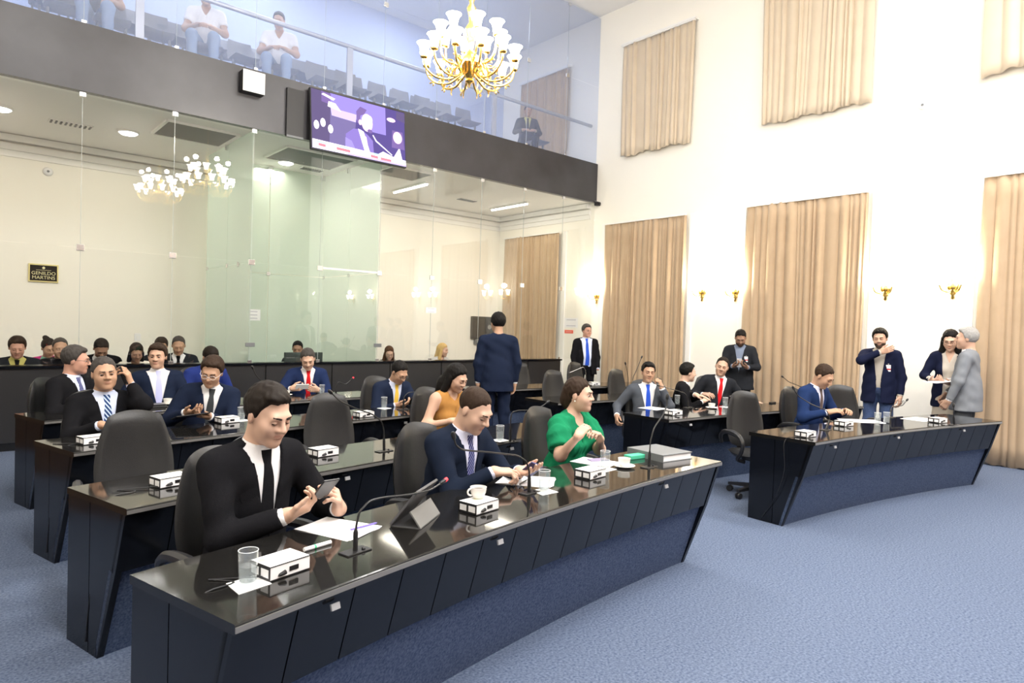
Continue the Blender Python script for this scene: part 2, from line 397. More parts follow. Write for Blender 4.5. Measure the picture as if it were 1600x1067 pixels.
for r in range(4):
    desk('L', r, ('curved black desk in front with papers, tablet and three seated people', 'curved black desk in second row of left block, with two empty chairs',
                  'curved black desk in third row of left block, where the man holds a tablet', 'curved black desk in rear row of left block, nearest the counter')[r])
    desk('R', r, ('curved black desk at right beside the blue-suited man', 'curved black desk where the grey-suited and red-tied men sit',
                  'curved black desk with empty chairs behind the woman in green', 'rearmost curved black desk of right block, before the man in blue tie')[r])

# ================================================================== office chairs
M_LEATHER = mat('black_leather', (.017, .017, .018), .40, spec=.4, bump=(160, .12))
M_PLASTIC = mat('black_plastic', (.018, .018, .02), .4)
def squircle_pad(w0, w1, H, th, M, dish=.03, k=.45, n=14):
    vs = []; fs = []
    for side in (1, -1):
        for j in range(n+1):
            for i in range(n+1):
                u = -1+2*i/n; v = -1+2*j/n
                x = u*math.sqrt(1-k*v*v/2*.9); y = v*math.sqrt(1-k*u*u/2*.6)
                wv = w0+(w1-w0)*(v*.5+.5)
                t = th*max(0, (1-u**6))**.5*max(0, (1-v**6))**.5
                vs.append(M @ Vector((x*wv, side*t+dish*(u*u)-dish*.5+.02*(v*v), (y+1)/2*H)))
    m = (n+1)**2
    for s in (0, 1):
        for j in range(n):
            for i in range(n):
                a = s*m+j*(n+1)+i; q = (a, a+1, a+n+2, a+n+1); fs.append(q if s else q[::-1])
    return vs, fs
def make_chair():
    t = thing('office_chair', 'black leather swivel office armchair', 'chair')
    MB().add(*squircle_pad(.250, .190, .60, .042, Matrix.Translation((0, -.235, .47)) @ Matrix.Rotation(math.radians(9), 4, 'X'), dish=.05, k=.85)).build('backrest', M_LEATHER, t, smooth=60)
    MB().add(*squircle_pad(.25, .255, .50, .045, Matrix.Translation((0, -.235, .425)) @ Matrix.Rotation(math.radians(-90), 4, 'X') @ Matrix.Rotation(PI, 4, 'Z'), dish=.02)).build('seat', M_LEATHER, t, smooth=60)
    MB().tube([(0, -.10, .37), (0, -.26, .36), (0, -.33, .45), (0, -.33, .62)], .03, 8).build('back_bracket', M_PLASTIC, t, smooth=True)
    arm0 = None
    for s in (-1, 1):
        pts = [(s*.20, .06, .37), (s*.29, .04, .39), (s*.31, .16, .48), (s*.315, .19, .58), (s*.315, .12, .645), (s*.315, -.02, .665), (s*.31, -.16, .655), (s*.30, -.24, .60), (s*.27, -.255, .52)]
        P = []
        for i in range(len(pts)-1):
            for k in range(4): P.append(Vector(pts[i]).lerp(Vector(pts[i+1]), k/4))
        P.append(Vector(pts[-1]))
        for _ in range(3): P = [P[0]]+[(P[i-1]+P[i]*2+P[i+1])/4 for i in range(1, len(P)-1)]+[P[-1]]
        MB().tube(P, [.02+.010*max(0, 1-abs(i-19)/9) for i in range(len(P))], 8).build('armrest', M_PLASTIC, t, smooth=True)
    MB().lathe([(.03, .10), (.03, .24), (.022, .24), (.022, .40)], 12).build('column', M_PLASTIC, t, smooth=True)
    MB().box(-.10, .10, -.12, .10, .36, .39, bev=.01).build('seat_mechanism', M_PLASTIC, t)
    for k in range(5):
        a = 2*PI*k/5+.3; M = Matrix.Rotation(a, 4, 'Z')
        MB().add([M @ Vector(v) for v in ((.02, -.028, .085), (.02, .028, .085), (.30, .018, .07), (.30, -.018, .07), (.02, -.028, .125), (.02, .028, .125), (.30, .018, .095), (.30, -.018, .095))],
                 [(0, 1, 2, 3), (4, 7, 6, 5), (0, 4, 5, 1), (1, 5, 6, 2), (2, 6, 7, 3), (3, 7, 4, 0)]).build('leg', M_PLASTIC, t)
        MC = M @ Matrix.Translation((.285, 0, .032)) @ Matrix.Rotation(PI/2, 4, 'X')
        MB().lathe([(.03, -.024), (.032, -.02), (.032, -.005), (.02, -.003), (.02, .003), (.032, .005), (.032, .02), (.03, .024)], 12, MC).build('caster', M_PLASTIC, t, smooth=True)
    return t
CHAIR = make_chair(); CHAIR_USED = [False]
def chair(x, y, rz, label):
    """rz: heading; PI faces the front of the hall (towards -Y)"""
    if not CHAIR_USED[0]:
        CHAIR_USED[0] = True; CHAIR.location = (x, y, 0); CHAIR.rotation_euler = (0, 0, rz); CHAIR['label'] = label; CHAIR['group'] = 'office chairs at the desks'; return CHAIR
    return dup(CHAIR, (x, y, 0), rz, label, 'office chairs at the desks')
# empty ones
chair(.93, 4.50, PI-.10, 'empty black chair pushed to the left end of second-row desk, beside white box')
chair(2.50, 4.97, PI-.05, 'empty black chair behind second-row desk, right of the young man in black suit')
chair(6.42, 3.44, PI-.45, 'empty black swivel chair turned aside at the left end of right desk')
chair(6.75, 6.56, PI-.05, 'empty black chair at third desk of right block, nearest the woman in green')
chair(8.05, 6.44, PI+.05, 'empty black chair at third desk of right block, behind the grey-suited man')
chair(7.55, 8.22, PI-.1, 'empty black chair at rearmost right desk, left of the man in blue tie')
chair(8.85, 8.10, PI+.05, 'empty black chair at rearmost right desk, right of the man in blue tie')

# ================================================================== things on the desks
M_BOXW = mat('white_card', (.85, .85, .86), .45)
M_BLK = mat('black_trim', (.012, .012, .014), .45)
M_PORT = mat('port_black', (.01, .01, .012), .3)
M_PRINT = mat('printed_label', (.55, .68, .74), .5, noise=(60, (.80, .72, .45), .1))
def make_unit():
    t = thing('voting_unit', 'white box', 'box')
    MB().box(-.082, .082, -.058, .058, .003, .052, bev=.003).build('case', M_BOXW, t)
    tr = MB()
    for z in (.003, .050): tr.box(-.083, .083, -.0595, -.0575, z-.001, z+.002); tr.box(-.0835, -.0815, -.059, .059, z-.001, z+.002)
    tr.box(-.0836, -.0815, -.0585, .0585, .002, .051)
    tr.build('edge_trim', M_BLK, t)
    for y in (-.030, .026): MB().box(-.0848, -.0834, y-.021, y+.021, .012, .040).build('side_tag', M_BOXW, t)
    MB().box(-.005, .032, -.0605, -.057, .018, .034).build('socket', M_PORT, t)
    MB().tube([(-.022, -.060, .020), (-.045, -.061, .016), (-.05, -.061, .014)], [.009, .006, .003], 8).build('plug', M_PORT, t, smooth=True)
    MB().box(-.02, .05, -.03, .03, .052, .0535).build('label', M_PRINT, t)
    MB().box(-.074, -.05, .01, .035, .052, .0533).build('sticker', mat('sticker', (.82, .55, .36), .5), t)
    return t
UNIT = make_unit(); UU = [False]
def unit(px, py, row, label, cable=None, rz=None):
    p = atz(px, py, T); a = arc_ang(p.x)+(rz or 0)
    if not UU[0]: UU[0] = True; o = UNIT; o.location = p; o.rotation_euler = (0, 0, a); o['label'] = label; o['group'] = 'white voting units on the desks'
    else: o = dup(UNIT, p, a, label, 'white voting units on the desks')
    if cable: PENDING.append((o, p, a, cable))
    return o
PENDING = []
def unit_cables():
    for o, p, a, cable in PENDING:
        Mi = (Matrix.Translation(p) @ Matrix.Rotation(a, 4, 'Z')).inverted()
        MB().tube([Mi @ Vector(c) for c in [tuple((Matrix.Translation(p) @ Matrix.Rotation(a, 4, 'Z')) @ Vector((-.045, -.061, .014)))]+cable], .0025, 6).build('cable', M_BLK, o, smooth=True)
def smooth_path(pts, n=5, it=2):
    P = []
    for i in range(len(pts)-1):
        for k in range(n): P.append(Vector(pts[i]).lerp(Vector(pts[i+1]), k/n))
    P.append(Vector(pts[-1]))
    for _ in range(it): P = [P[0]]+[(P[i-1]+P[i]*2+P[i+1])/4 for i in range(1, len(P)-1)]+[P[-1]]
    return P
def endcable(row, x, dx=0):   # over the left end of a desk and down to the floor
    e = arc(.66, row, .30); 
    return [tuple(v) for v in smooth_path([(x-.25, e.y+.10, T+.003), (.78, e.y+.02, T+.003), (.655, e.y, T+.006), (.625, e.y-.01, T-.05), (.61, e.y+.02, T-.3), (.57+dx, e.y+.05, .3), (.56+dx, e.y+.08, .05)], 4)]
unit(438, 893, 0, 'white voting unit beside the water glass at the near end of front desk', endcable(0, .95))
unit(748, 797, 0, 'white voting unit with a coffee cup standing on it')
unit(922, 745, 0, 'white voting unit lying before the woman in green')
unit(266, 757, 1, 'white voting unit in front of the empty chair at far left', endcable(1, .94))
unit(505, 711, 1, 'white voting unit in front of the middle empty chair, second row')
unit(145, 692, 2, 'white voting unit before the man with a phone at his ear', endcable(2, .84))
unit(355, 660, 2, 'white voting unit right of the man holding a tablet')
unit(568, 651, 2, 'white voting unit before the man in the yellow tie')
unit(1052, 648, 1, 'white voting unit before the man in the grey suit and blue tie')
unit(1258, 682, 0, 'white voting unit at the left end of right desk', [tuple(v) for v in smooth_path([(5.66, 2.72, T+.003), (5.60, 2.74, T+.004), (5.555, 2.75, T-.05), (5.55, 2.72, .5), (5.56, 2.80, .25), (5.60, 2.95, .02)], 4)])
unit(1318, 665, 0, 'white voting unit before the man in the blue suit')
unit(1465, 660, 0, 'white voting unit at the far end of right desk')
unit(862, 603, 3, 'white voting unit on rearmost right desk beside the left empty chair')
unit(928, 602, 3, 'white voting unit on rearmost right desk in front of the man in blue tie')
unit(1099, 612, 2, 'white voting unit between the dark-suited man and the red-tied man')
unit_cables()

M_MIC = mat('mic_black', (.012, .012, .013), .35)
M_RED = mat('red_led', (.9, .02, .03), .4, emit=3)
def mic(base, path, ang, label, led=False, metal=False, tip=None):
    b = atz(*base, T) if not isinstance(base, Vector) else base
    t = thing('gooseneck_microphone', label, 'microphone', b, 0, 'desk microphones')
    d = Vector((math.cos(ang), math.sin(ang), 0)); nrm = np.array([-d.y, d.x, 0.0])
    P = [Vector((0, 0, 0.0))]
    for (x, y) in path:
        r = ray(x, y); o = np.array([0, 0, CAM_H]); den = r @ nrm
        s = ((np.array(b)-o) @ nrm)/den; p = Vector(o+s*r)-b; P.append(p)
    MB().box(-.06, .06, -.03, .03, 0, .006, Matrix.Rotation(arc_ang(b.x), 4, 'Z'), bev=.002).build('base_plate', M_MIC, t)
    Q = smooth_path(P, 6, 2); n = len(Q)
    MB().tube(Q, [.010 if q.z < .09 and i < n*.4 else .0045 for i, q in enumerate(Q)], 8).build('gooseneck', M_CHROME if metal else M_MIC, t, smooth=True)
    e = Q[-1]; f = (Q[-1]-Q[-3]).normalized()
    MB().tube([e-f*.03, e-f*.022, e, e+f*.012], [.005, .011, .012, .006], 10).build('capsule', M_RED if led else M_MIC, t, smooth=True) if not led else None
    if led:
        MB().tube([e-f*.045, e-f*.04, e-f*.008], [.005, .009, .009], 10).build('capsule', M_MIC, t, smooth=True)
        MB().tube([e-f*.008, e+f*.006], [.0095, .008], 10).build('led_ring', M_RED, t)
    MB().sphere((.03, -.01, .009), .008, 8, 6).build('switch', M_MIC, t)
    return t
mic((555, 862), [(556, 825), (561, 800), (578, 782), (600, 777), (640, 773), (672, 766), (686, 757), (697, 749)], .25, 'gooseneck microphone with red-lit tip beside the tablet', led=True)
mic((827, 770), [(827, 735), (822, 720), (808, 711), (770, 707), (722, 703), (712, 695), (708, 678)], .1, 'gooseneck microphone bent across the man in striped tie')
mic((1014, 730), [(1016, 690), (1022, 668), (1036, 648), (1042, 634), (1043, 618)], .3, 'gooseneck microphone next to the grey binder')
mic((600, 705), [(600, 672), (596, 658), (582, 647), (555, 638), (530, 626), (515, 611)], .3, 'gooseneck microphone before the middle empty chair')
mic((351, 733), [(351, 712), (356, 697), (370, 686), (392, 675)], .2, 'gooseneck microphone half hidden behind the young man in black suit')
mic((797, 691), [(798, 655), (800, 644), (810, 641), (832, 641), (848, 634), (857, 627)], .1, 'gooseneck microphone between the striped-tie man and the woman in green')
mic((630, 640), [(631, 620), (638, 613), (655, 612), (688, 616)], .1, 'gooseneck microphone before the man in yellow tie')
mic((430, 630), [(428, 612), (424, 602), (410, 597), (400, 586), (394, 573)], .2, 'gooseneck microphone left of the man in red tie and blue suit')
mic((525, 623), [(525, 605), (528, 596), (540, 601), (552, 590)], .1, 'gooseneck microphone with red tip right of the man in red tie', led=True)
mic((1075, 637), [(1075, 622), (1070, 614), (1050, 608), (1028, 602)], -.1, 'gooseneck microphone in front of the man in grey suit')
mic((1290, 672), [(1297, 655), (1292, 641), (1268, 632), (1246, 618), (1239, 605)], -.2, 'gooseneck microphone crossing the man in the blue suit')
mic((1264, 633), [(1262, 612), (1254, 605), (1233, 597), (1222, 588)], -.1, 'gooseneck microphone pointing left before the middle curtain')
mic((1491, 664), [(1490, 650), (1490, 632)], -.2, 'straight gooseneck microphone in front of the man in light grey suit')
mic((1391, 652), [(1392, 640), (1394, 635), (1410, 634), (1418, 624)], -.2, 'gooseneck microphone in front of the man in navy blazer and jeans')
mic((917, 607), [(915, 580), (912, 573), (900, 578), (888, 583)], -.1, 'silver gooseneck microphone before the man in blue tie', metal=True)
mic((979, 619), [(982, 595), (980, 580), (977, 567)], -.1, 'gooseneck microphone left of the grey-suited man, leaning left')
mic((993, 618), [(988, 592), (996, 575), (1003, 557)], -.1, 'gooseneck microphone just behind the grey-suited man, leaning right')

M_TUMBLER = thin_glass('tumbler_glass', (.96, .975, .975), haze=.07, haze_col=(.9, .95, 1))
M_WATER = thin_glass('water', (.93, .96, .97), haze=.12, haze_col=(.9, .93, .95))
M_NAPKIN = mat('paper_napkin', (.86, .86, .86), .8)
M_RIM = mat('rim_glint', (.80, .83, .85), .1, spec=.8)  # bright glint of the tumbler rim painted as a pale ring
def make_tumbler(full):
    t = thing('water_glass', 'glass', 'glass')
    MB().lathe([(.028, .003), (.033, .115), (.0315, .115), (.0265, .012)], 24, cap=True).build('tumbler', M_TUMBLER, t, smooth=50)
    MB().tube([(.0322*math.cos(a), .0322*math.sin(a), .115) for a in [2*PI*k/24 for k in range(25)]], .0012, 5, cap=False).build('rim', M_RIM, t, smooth=True)
    if full: MB().lathe([(.0262, .0125), (.0262+.0047*full, .0125+.1*full)], 20).build('water', M_WATER, t, smooth=50)
    return t
TUM = make_tumbler(.5); TU = [False]
def tumbler(px, py, label, nap=None):
    p = atz(px, py, T); z0 = T
    if nap:
        n = MB().add([Vector(v) for v in ((-.07, -.05, 0), (.05, -.06, 0), (.065, .045, 0), (-.04, .06, 0), (-.07, -.05, .002), (.05, -.06, .002), (.065, .045, .002), (-.04, .06, .002))], [(3, 2, 1, 0), (4, 5, 6, 7), (0, 1, 5, 4), (1, 2, 6, 5), (2, 3, 7, 6), (3, 0, 4, 7)]).build('paper_napkin', M_NAPKIN)
        n.location = (p.x, p.y, T); n.rotation_euler = (0, 0, nap); tag(n, 'white paper napkin under '+label[0], 'napkin', 'napkins under the water glasses')
        z0 = T+.002
    p = Vector((p.x, p.y, z0))
    if not TU[0]: TU[0] = True; o = TUM; o.location = p
    else: o = dup(TUM, p)
    o['label'] = label[1]; o['group'] = 'water glasses on the desks'
    return o
tumbler(387, 913, ('the glass at the near end of front desk', 'half-full water glass at the near end of front desk'), .3)
tumbler(850, 768, ('the glass beside the striped-tie man', 'water glass beside the striped-tie man and his papers'), .1)
tumbler(945, 733, ('the glass in front of the woman in green', 'water glass in front of the woman in green'), .2)
tumbler(377, 657, ('the glass right of the tablet-holding man', 'water glass right of the man holding a tablet'), .3)
tumbler(600, 638, ('the glass before the yellow-tie man', 'water glass before the man in yellow tie'), .5)
tumbler(1058, 632, ('', 'empty tumbler between the grey-suited and dark-suited men'))
tumbler(1133, 636, ('the glass before the red-tie man', 'tall water glass before the man in red tie at right'), .1)
tumbler(1371, 662, ('', 'left of two water glasses on the right desk'))
tumbler(1385, 661, ('', 'right of two water glasses on the right desk'))
tumbler(781, 688, ('the glass on the second-row desk', 'water glass on second-row desk beside the thin microphone'), .2)
tumbler(503, 616, ('', 'small water glass beside the man in red tie and blue suit'))

M_CHINA = mat('white_china', (.82, .80, .76), .25)
M_COFFEE = mat('coffee', (.05, .02, .01), .2)
def cup(p, rz, label, saucer=True):
    t = thing('coffee_cup', label, 'cup', p, rz, 'coffee cups')
    if saucer: MB().lathe([(.03, .0), (.045, .003), (.072, .014), (.07, .016), (.04, .006), (.02, .005)], 28).build('saucer', M_CHINA, t, smooth=50)
    z = .006 if saucer else 0
    MB().lathe([(.022, z), (.026, z+.004), (.038, z+.03), (.041, z+.055), (.038, z+.055), (.034, z+.03), (.02, z+.008)], 28).build('cup', M_CHINA, t, smooth=50)
    MB().lathe([(.0335, z+.033), (.036, z+.042)], 24).build('coffee', M_COFFEE, t)
    MB().tube([(.037+.022*math.sin(a), 0, z+.034-.017*math.cos(a)) for a in [PI*k/10 for k in range(11)]], .0045, 8).build('handle', M_CHINA, t, smooth=True)
    return t
pc = atz(748, 797, T); cup(Vector((pc.x+.01, pc.y+.02, T+.054)), PI*.95, 'white coffee cup standing on a voting unit', saucer=False)
cup(atz(975, 730, T), .4, 'white coffee cup on saucer next to the green box')
cup(atz(262, 632, T), .5, 'white coffee cup on saucer before the man with wavy hair')
cup(atz(447, 618, T), .5, 'white coffee cup on saucer before the man in red tie and blue suit')
cup(atz(1112, 638, T), .5, 'small white cup on saucer before the red-tied man')

M_PAPER = mat('white_paper', (.86, .86, .88), .7)
def sheet(cx, cy, rz, w, l, label, n=1, name='paper_sheet'):
    o = MB()
    for i in range(n):
        M = Matrix.Rotation((i-n/2)*.05, 4, 'Z') @ Matrix.Translation((.004*i, -.003*i, .0012*i)); o.box(-w/2, w/2, -l/2, l/2, 0, .001, M)
    ob = o.build(name, M_PAPER); ob.location = (cx, cy, T); ob.rotation_euler = (0, 0, rz)
    return tag(ob, label, 'paper', 'papers on the desks')
p = atz(527, 826, T); sheet(p.x, p.y, .45, .21, .297, 'white sheets lying before the young man in black suit', 3)
pe = MB().tube([(0, 0, .005), (.13, 0, .005), (.14, 0, .005)], [.004, .004, .001], 8).build('pen', mat('pen_blue', (.2, .15, .6), .4)); pe.location = atz(548, 829, T+.004); pe.rotation_euler = (0, 0, .15); tag(pe, 'blue-capped ballpoint pen on the white sheets', 'pen')
mk = thing('marker_pen', 'white marker pen with green band beside the voting unit', 'pen', atz(475, 862, T), .2)
MB().tube([(0, 0, .008), (.045, 0, .008)], .008, 10).build('cap', M_BOXW, mk); MB().tube([(.045, 0, .008), (.053, 0, .008)], .0083, 10).build('band', mat('green_band', (.05, .6, .25), .4), mk); MB().tube([(.053, 0, .008), (.125, 0, .008)], .008, 10).build('barrel', M_BOXW, mk)
p = atz(822, 752, T); sheet(p.x, p.y, .7, .22, .31, 'spread white papers under the striped-tie man\'s phone', 4)
pe = MB().tube([(0, 0, .005), (.12, 0, .005), (.13, 0, .005)], [.004, .004, .001], 8).build('pen', M_MIC); pe.location = atz(812, 758, T+.006); pe.rotation_euler = (0, 0, .5); tag(pe, 'black pen on the papers near the striped-tie man', 'pen')
p = atz(930, 722, T); sheet(p.x, p.y, .3, .2, .28, 'white papers under the notes of the woman in green', 2)
ph = MB().box(-.035, .035, -.07, .07, 0, .008, bev=.003).build('phone', mat('lilac_case', (.32, .27, .42), .4)); q = atz(935, 719, T+.003); ph.location = q; ph.rotation_euler = (0, 0, 1.2); tag(ph, 'lilac phone lying on papers before the woman in green', 'phone')
p = atz(1345, 658, T); sheet(p.x, p.y, .8, .25, .4, 'white papers in front of the blue-suited man', 3)
p = atz(1440, 657, T); sheet(p.x+.1, p.y+.05, -.1, .35, .25, 'white papers at the far end of right desk', 2)
p = atz(1020, 638, T); sheet(p.x, p.y, .1, .25, .25, 'white papers before the man in grey suit with blue tie', 2)
# binder, green box, tablet on its cover
b = thing('ring_binder', 'grey lever-arch binder lying at the end of front desk', 'binder', atz(1030, 713, T), -.10)
bw, bl = .15, .17
MB().box(-bw, bw, -bl, bl, .0, .004).build('lower_cover', M_DGREY, b); MB().box(-bw, bw, -bl, bl, .046, .050).build('upper_cover', M_DGREY, b)
MB().box(-bw, -bw+.004, -bl, bl, .004, .046).build('spine', M_DGREY, b); MB().box(-bw+.01, bw-.008, -bl+.006, bl-.006, .005, .044).build('pages', M_PAPER, b)
g = MB().box(-.075, .075, -.035, .035, 0, .028, bev=.004).build('green_box', mat('green_card', (.07, .50, .30), .5)); g.location = atz(992, 716, T); g.rotation_euler = (0, 0, -.1); tag(g, 'small green box between coffee cup and binder', 'box')
tb = thing('tablet', 'tablet propped on its folded grey cover', 'tablet', atz(648, 812, T), -.95)
M_TAB = mat('tablet_back', (.09, .09, .095), .4); M_SCR = mat('dark_screen', (.01, .01, .012), .08)
Mt = Matrix.Translation((-.02, .0, .004)) @ Matrix.Rotation(math.radians(38), 4, 'Y')
tbo = MB().box(-.006, .006, -.13, .13, 0, .20, Matrix.Translation((-.065, .0, .006)) @ Matrix.Rotation(math.radians(38), 4, 'Y'), bev=.003).build('tablet_body', M_TAB, tb)
MB().box(-.0075, -.006, -.122, .122, .008, .192, Matrix.Translation((-.065, .0, .006)) @ Matrix.Rotation(math.radians(38), 4, 'Y')).build('screen', M_SCR, tb)
MB().box(-.003, .003, -.125, .125, 0, .085, Matrix.Translation((.075, 0, .003)) @ Matrix.Rotation(math.radians(-36), 4, 'Y')).build('stand_flap', mat('cover_grey', (.17, .17, .165), .5), tb)
MB().box(-.065, .078, -.125, .125, 0, .003).build('cover_base', M_TAB, tb)
rm = MB().box(-.06, .06, -.02, .02, 0, .018, bev=.004).build('remote', M_MIC); rm.location = atz(1207, 630, T); tag(rm, 'small black device by the red-tied man\'s hand', 'device')
MB_ = MB().box(-.02, .05, -.008, .008, 0, .012, bev=.003).build('recorder', M_MIC); MB_.location = atz(1087, 640, T); tag(MB_, 'small black recorder beside the microphone at right', 'device')
bk = thing('notebook', 'dark notebook stack before the man with wavy hair', 'notebook', atz(238, 636, T), .2)
MB().box(-.11, .11, -.08, .08, 0, .012, bev=.003).build('cover', M_MIC, bk); MB().box(-.10, .10, -.07, .07, .012, .03, bev=.003).build('cover', M_MIC, bk)

# ================================================================== chandeliers
M_SHADE = mat('lit_glass_shade', (1, .96, .88), .4, emit=20.0, ecol=(1, .95, .86))
def make_chandelier(label, loc, ztop):
    t = thing('chandelier', label, 'chandelier', loc, 0, 'brass chandeliers')
    H = ztop-loc[2]
    MB().lathe([(.01, .62), (.035, .60), (.02, .55), (.05, .50), (.03, .44), (.02, .36), (.06, .30), (.075, .24), (.04, .18), (.03, .08), (.07, .02), (.13, -.03), (.15, -.08), (.10, -.14), (.05, -.18), (.03, -.21), (.045, -.235), (.015, -.26), (.004, -.30)], 20).build('stem', M_GOLD, t, smooth=60)
    ch = MB()
    n = int((H-.62-.06)/.055)
    for i in range(n):
        z = .62+.055*i; pts = [(.012*math.cos(a), 0, z+.03+.035*math.sin(a)) for a in [2*PI*k/8 for k in range(9)]]
        if i % 2: pts = [(0, p[0], p[2]) for p in pts]
        ch.tube(pts, .004, 5, cap=False)
    ch.build('chain', M_GOLD, t)
    MB().lathe([(.12, H), (.12, H-.02), (.08, H-.05), (.02, H-.07)], 20).build('ceiling_rose', M_STEEL, t, smooth=50)
    def arm_mesh(R, z0, rise, rt):
        pts = [(.06, 0, z0), (.14, 0, z0-.05), (R*.45, 0, z0-.10), (R*.75, 0, z0-.09), (R*.95, 0, z0-.02), (R, 0, z0+rise*.6), (R, 0, z0+rise)]
        P = smooth_path(pts, 4, 3); mb = MB().tube(P, rt, 8)
        for c, r0, tw in ((R*.62, .05, 1.5), (R*.85, .035, 1.3)):
            cc = [(c+r0*(1-k/14)*math.cos(.5+tw*PI*k/14), 0, z0-.10+r0*(1-k/14)*math.sin(.5+tw*PI*k/14)) for k in range(13)]
            mb.tube(cc, .007, 6)
        mb.tube([(R*.55, 0, z0-.10), (R*.6, .0, z0-.14), (R*.57, 0, z0-.17)], [.008, .006, .003], 6)
        return mb
    protos = {}
    for (num, R, z0, rise, ph) in ((12, .47, -.15, .09, .1), (8, .31, .02, .15, .35)):
        key = num
        for k in range(num):
            a = ph+2*PI*k/num
            if k == 0:
                arm = arm_mesh(R, z0, rise, .011).build('arm', M_GOLD, t, smooth=50)
                MB().lathe([(.012, z0+rise-.01), (.035, z0+rise), (.038, z0+rise+.012), (.02, z0+rise+.018)], 14, Matrix.Translation((R, 0, 0))).build('candle_cup', M_GOLD, arm, smooth=50)
                MB().lathe([(.024, z0+rise+.015), (.038, z0+rise+.04), (.044, z0+rise+.09), (.056, z0+rise+.125), (.076, z0+rise+.145), (.070, z0+rise+.142), (.040, z0+rise+.095)], 16, Matrix.Translation((R, 0, 0))).build('lamp_shade', M_SHADE, arm, smooth=60)
                first = arm
                arm.rotation_euler = (0, 0, a)
            else:
                dup(first, rz=a, parent=t)
    # scrolls and drops round the bottom bowl
    for k in range(12):
        a = 2*PI*k/12
        P = [((.12+.10*math.sin(q*2.4))*math.cos(a), (.12+.10*math.sin(q*2.4))*math.sin(a), -.05-.20*q) for q in [j/8 for j in range(9)]]
        MB().tube(P, [.011-.007*j/8 for j in range(9)], 6).build('scroll', M_GOLD, t, smooth=True)
    for k in range(6):      # the lamps' own light, just above the shades
        a = .35+2*PI*k/6; point('chandelier_lamp', (loc[0]+.38*math.cos(a), loc[1]+.38*math.sin(a), loc[2]+.42), 62, (1, .93, .82), .04)
    return t
make_chandelier('large brass chandelier with lit tulip shades hanging before the upper gallery', (4.07, 5.47, 4.40), 7.9)
make_chandelier('brass chandelier out of view above, mirrored in the lower glass', (3.92, 2.28, 4.62), ZC)
# ================================================================== wall sconces
def make_sconce(y, z, label, x=XR, w=27):
    t = thing('wall_sconce', label, 'wall lamp', (x, y, z), 0, 'brass wall sconces')
    MB().lathe([(.004, -.13), (.02, -.12), (.012, -.09), (.03, -.07), (.02, -.05), (.055, -.02), (.06, .02), (.03, .05), (.01, .09)], 14, Matrix.Translation((-.02, 0, 0)) @ Matrix.Diagonal((.5, 1, 1, 1))).build('back_plate', M_GOLD, t, smooth=50)
    for s in (-1, 1):
        MB().tube(smooth_path([(-.02, 0, -.02), (-.06, s*.04, -.06), (-.11, s*.08, -.04), (-.12, s*.10, .02)], 4, 2), .008, 8).build('arm', M_GOLD, t, smooth=True)
        MB().lathe([(.018, .02), (.028, .05), (.034, .09), (.048, .12), (.044, .118), (.03, .085)], 14, Matrix.Translation((-.12, s*.10, 0))).build('lamp_shade', M_SHADE, t, smooth=60)
    t.scale = (1.35, 1.35, 1.35)
    point('sconce_lamp', (x-.18, y, z+.26), w, (1, .86, .62), .06)
    return t
make_sconce(7.05, 2.43, 'brass wall sconce right of the curtain nearest the glass gallery')
make_sconce(6.36, 2.42, 'brass wall sconce just left of the wide middle curtain')
make_sconce(3.86, 2.42, 'brass wall sconce just right of the wide middle curtain')
make_sconce(2.98, 2.43, 'brass wall sconce above the woman with glasses, by the right curtain')
make_sconce(9.69, 2.40, 'brass wall sconce in the corner above the man in blue tie')
make_sconce(0.2, 2.42, 'brass wall sconce right of the picture, past the last curtain')
make_sconce(-1.2, 2.42, 'brass wall sconce near the wall behind the camera')

# ================================================================== fittings of the galleries
tv = thing('television', 'large flat television hung on the dark balcony fascia, showing a speaker', 'television', (5.05, YG-.05, 4.745), 0)
TW, TH = 1.64, .92
Mtv = Matrix.Translation((0, -.15, 0)) @ Matrix.Rotation(math.radians(-6), 4, 'X')
MB().box(-TW/2-.015, TW/2+.015, 0, .06, -TH/2-.02, TH/2+.015, Mtv, bev=.006).build('bezel', M_BLK, tv)
MB().box(-.3, .3, -.10, .0, -.2, .2).build('wall_bracket', M_BLK, tv)
def em(name, c, s=1.0): return mat('screen_'+name, (.01, .01, .01), .5, spec=0, emit=s*1.7, ecol=c)
SCRM = dict(bg=em('bg', (.085, .06, .22)), dark=em('dark', (.10, .075, .17)), chair=em('chair', (.16, .13, .29)), mid=em('mid', (.27, .21, .62)), suit=em('suit', (.22, .16, .47)), suit2=em('suit2', (.30, .24, .62)), white=em('white', (.95, .9, 1.0)), skin=em('skin', (.85, .62, .74)), hair=em('hair', (.17, .11, .30)), red=em('red', (.8, .2, .25)), blue=em('blue', (.45, .65, .85)), lil=em('lilac', (.55, .45, .85)))
screen = MB(); order = list(SCRM); lay = [0]
def sp(c, pts):
    lay[0] += 1; e = .0004*lay[0]
    screen.cm = order.index(c); screen.add([Mtv @ Vector(((u-.5)*TW, -.002-e, (v-.5)*TH)) for u, v in pts], [tuple(range(len(pts)))])
def ell(cx, cy, rx, ry, n=16): return [(cx+rx*math.cos(2*PI*k/n), cy+ry*math.sin(2*PI*k/n)) for k in range(n)]
sp('bg', [(0, 0), (1, 0), (1, 1), (0, 1)])
sp('mid', [(.17, .72), (.60, .62), (.60, 1), (.17, 1)]); sp('mid', [(.60, .5), (.78, .5), (.78, 1), (.60, 1)])
sp('dark', [(0, .1), (.19, .1), (.19, 1), (0, 1)])
sp('chair', [(.17, .12), (.42, .12), (.46, .74), (.19, .74)]); sp('lil', [(.20, .62), (.45, .60), (.46, .74), (.19, .75)])
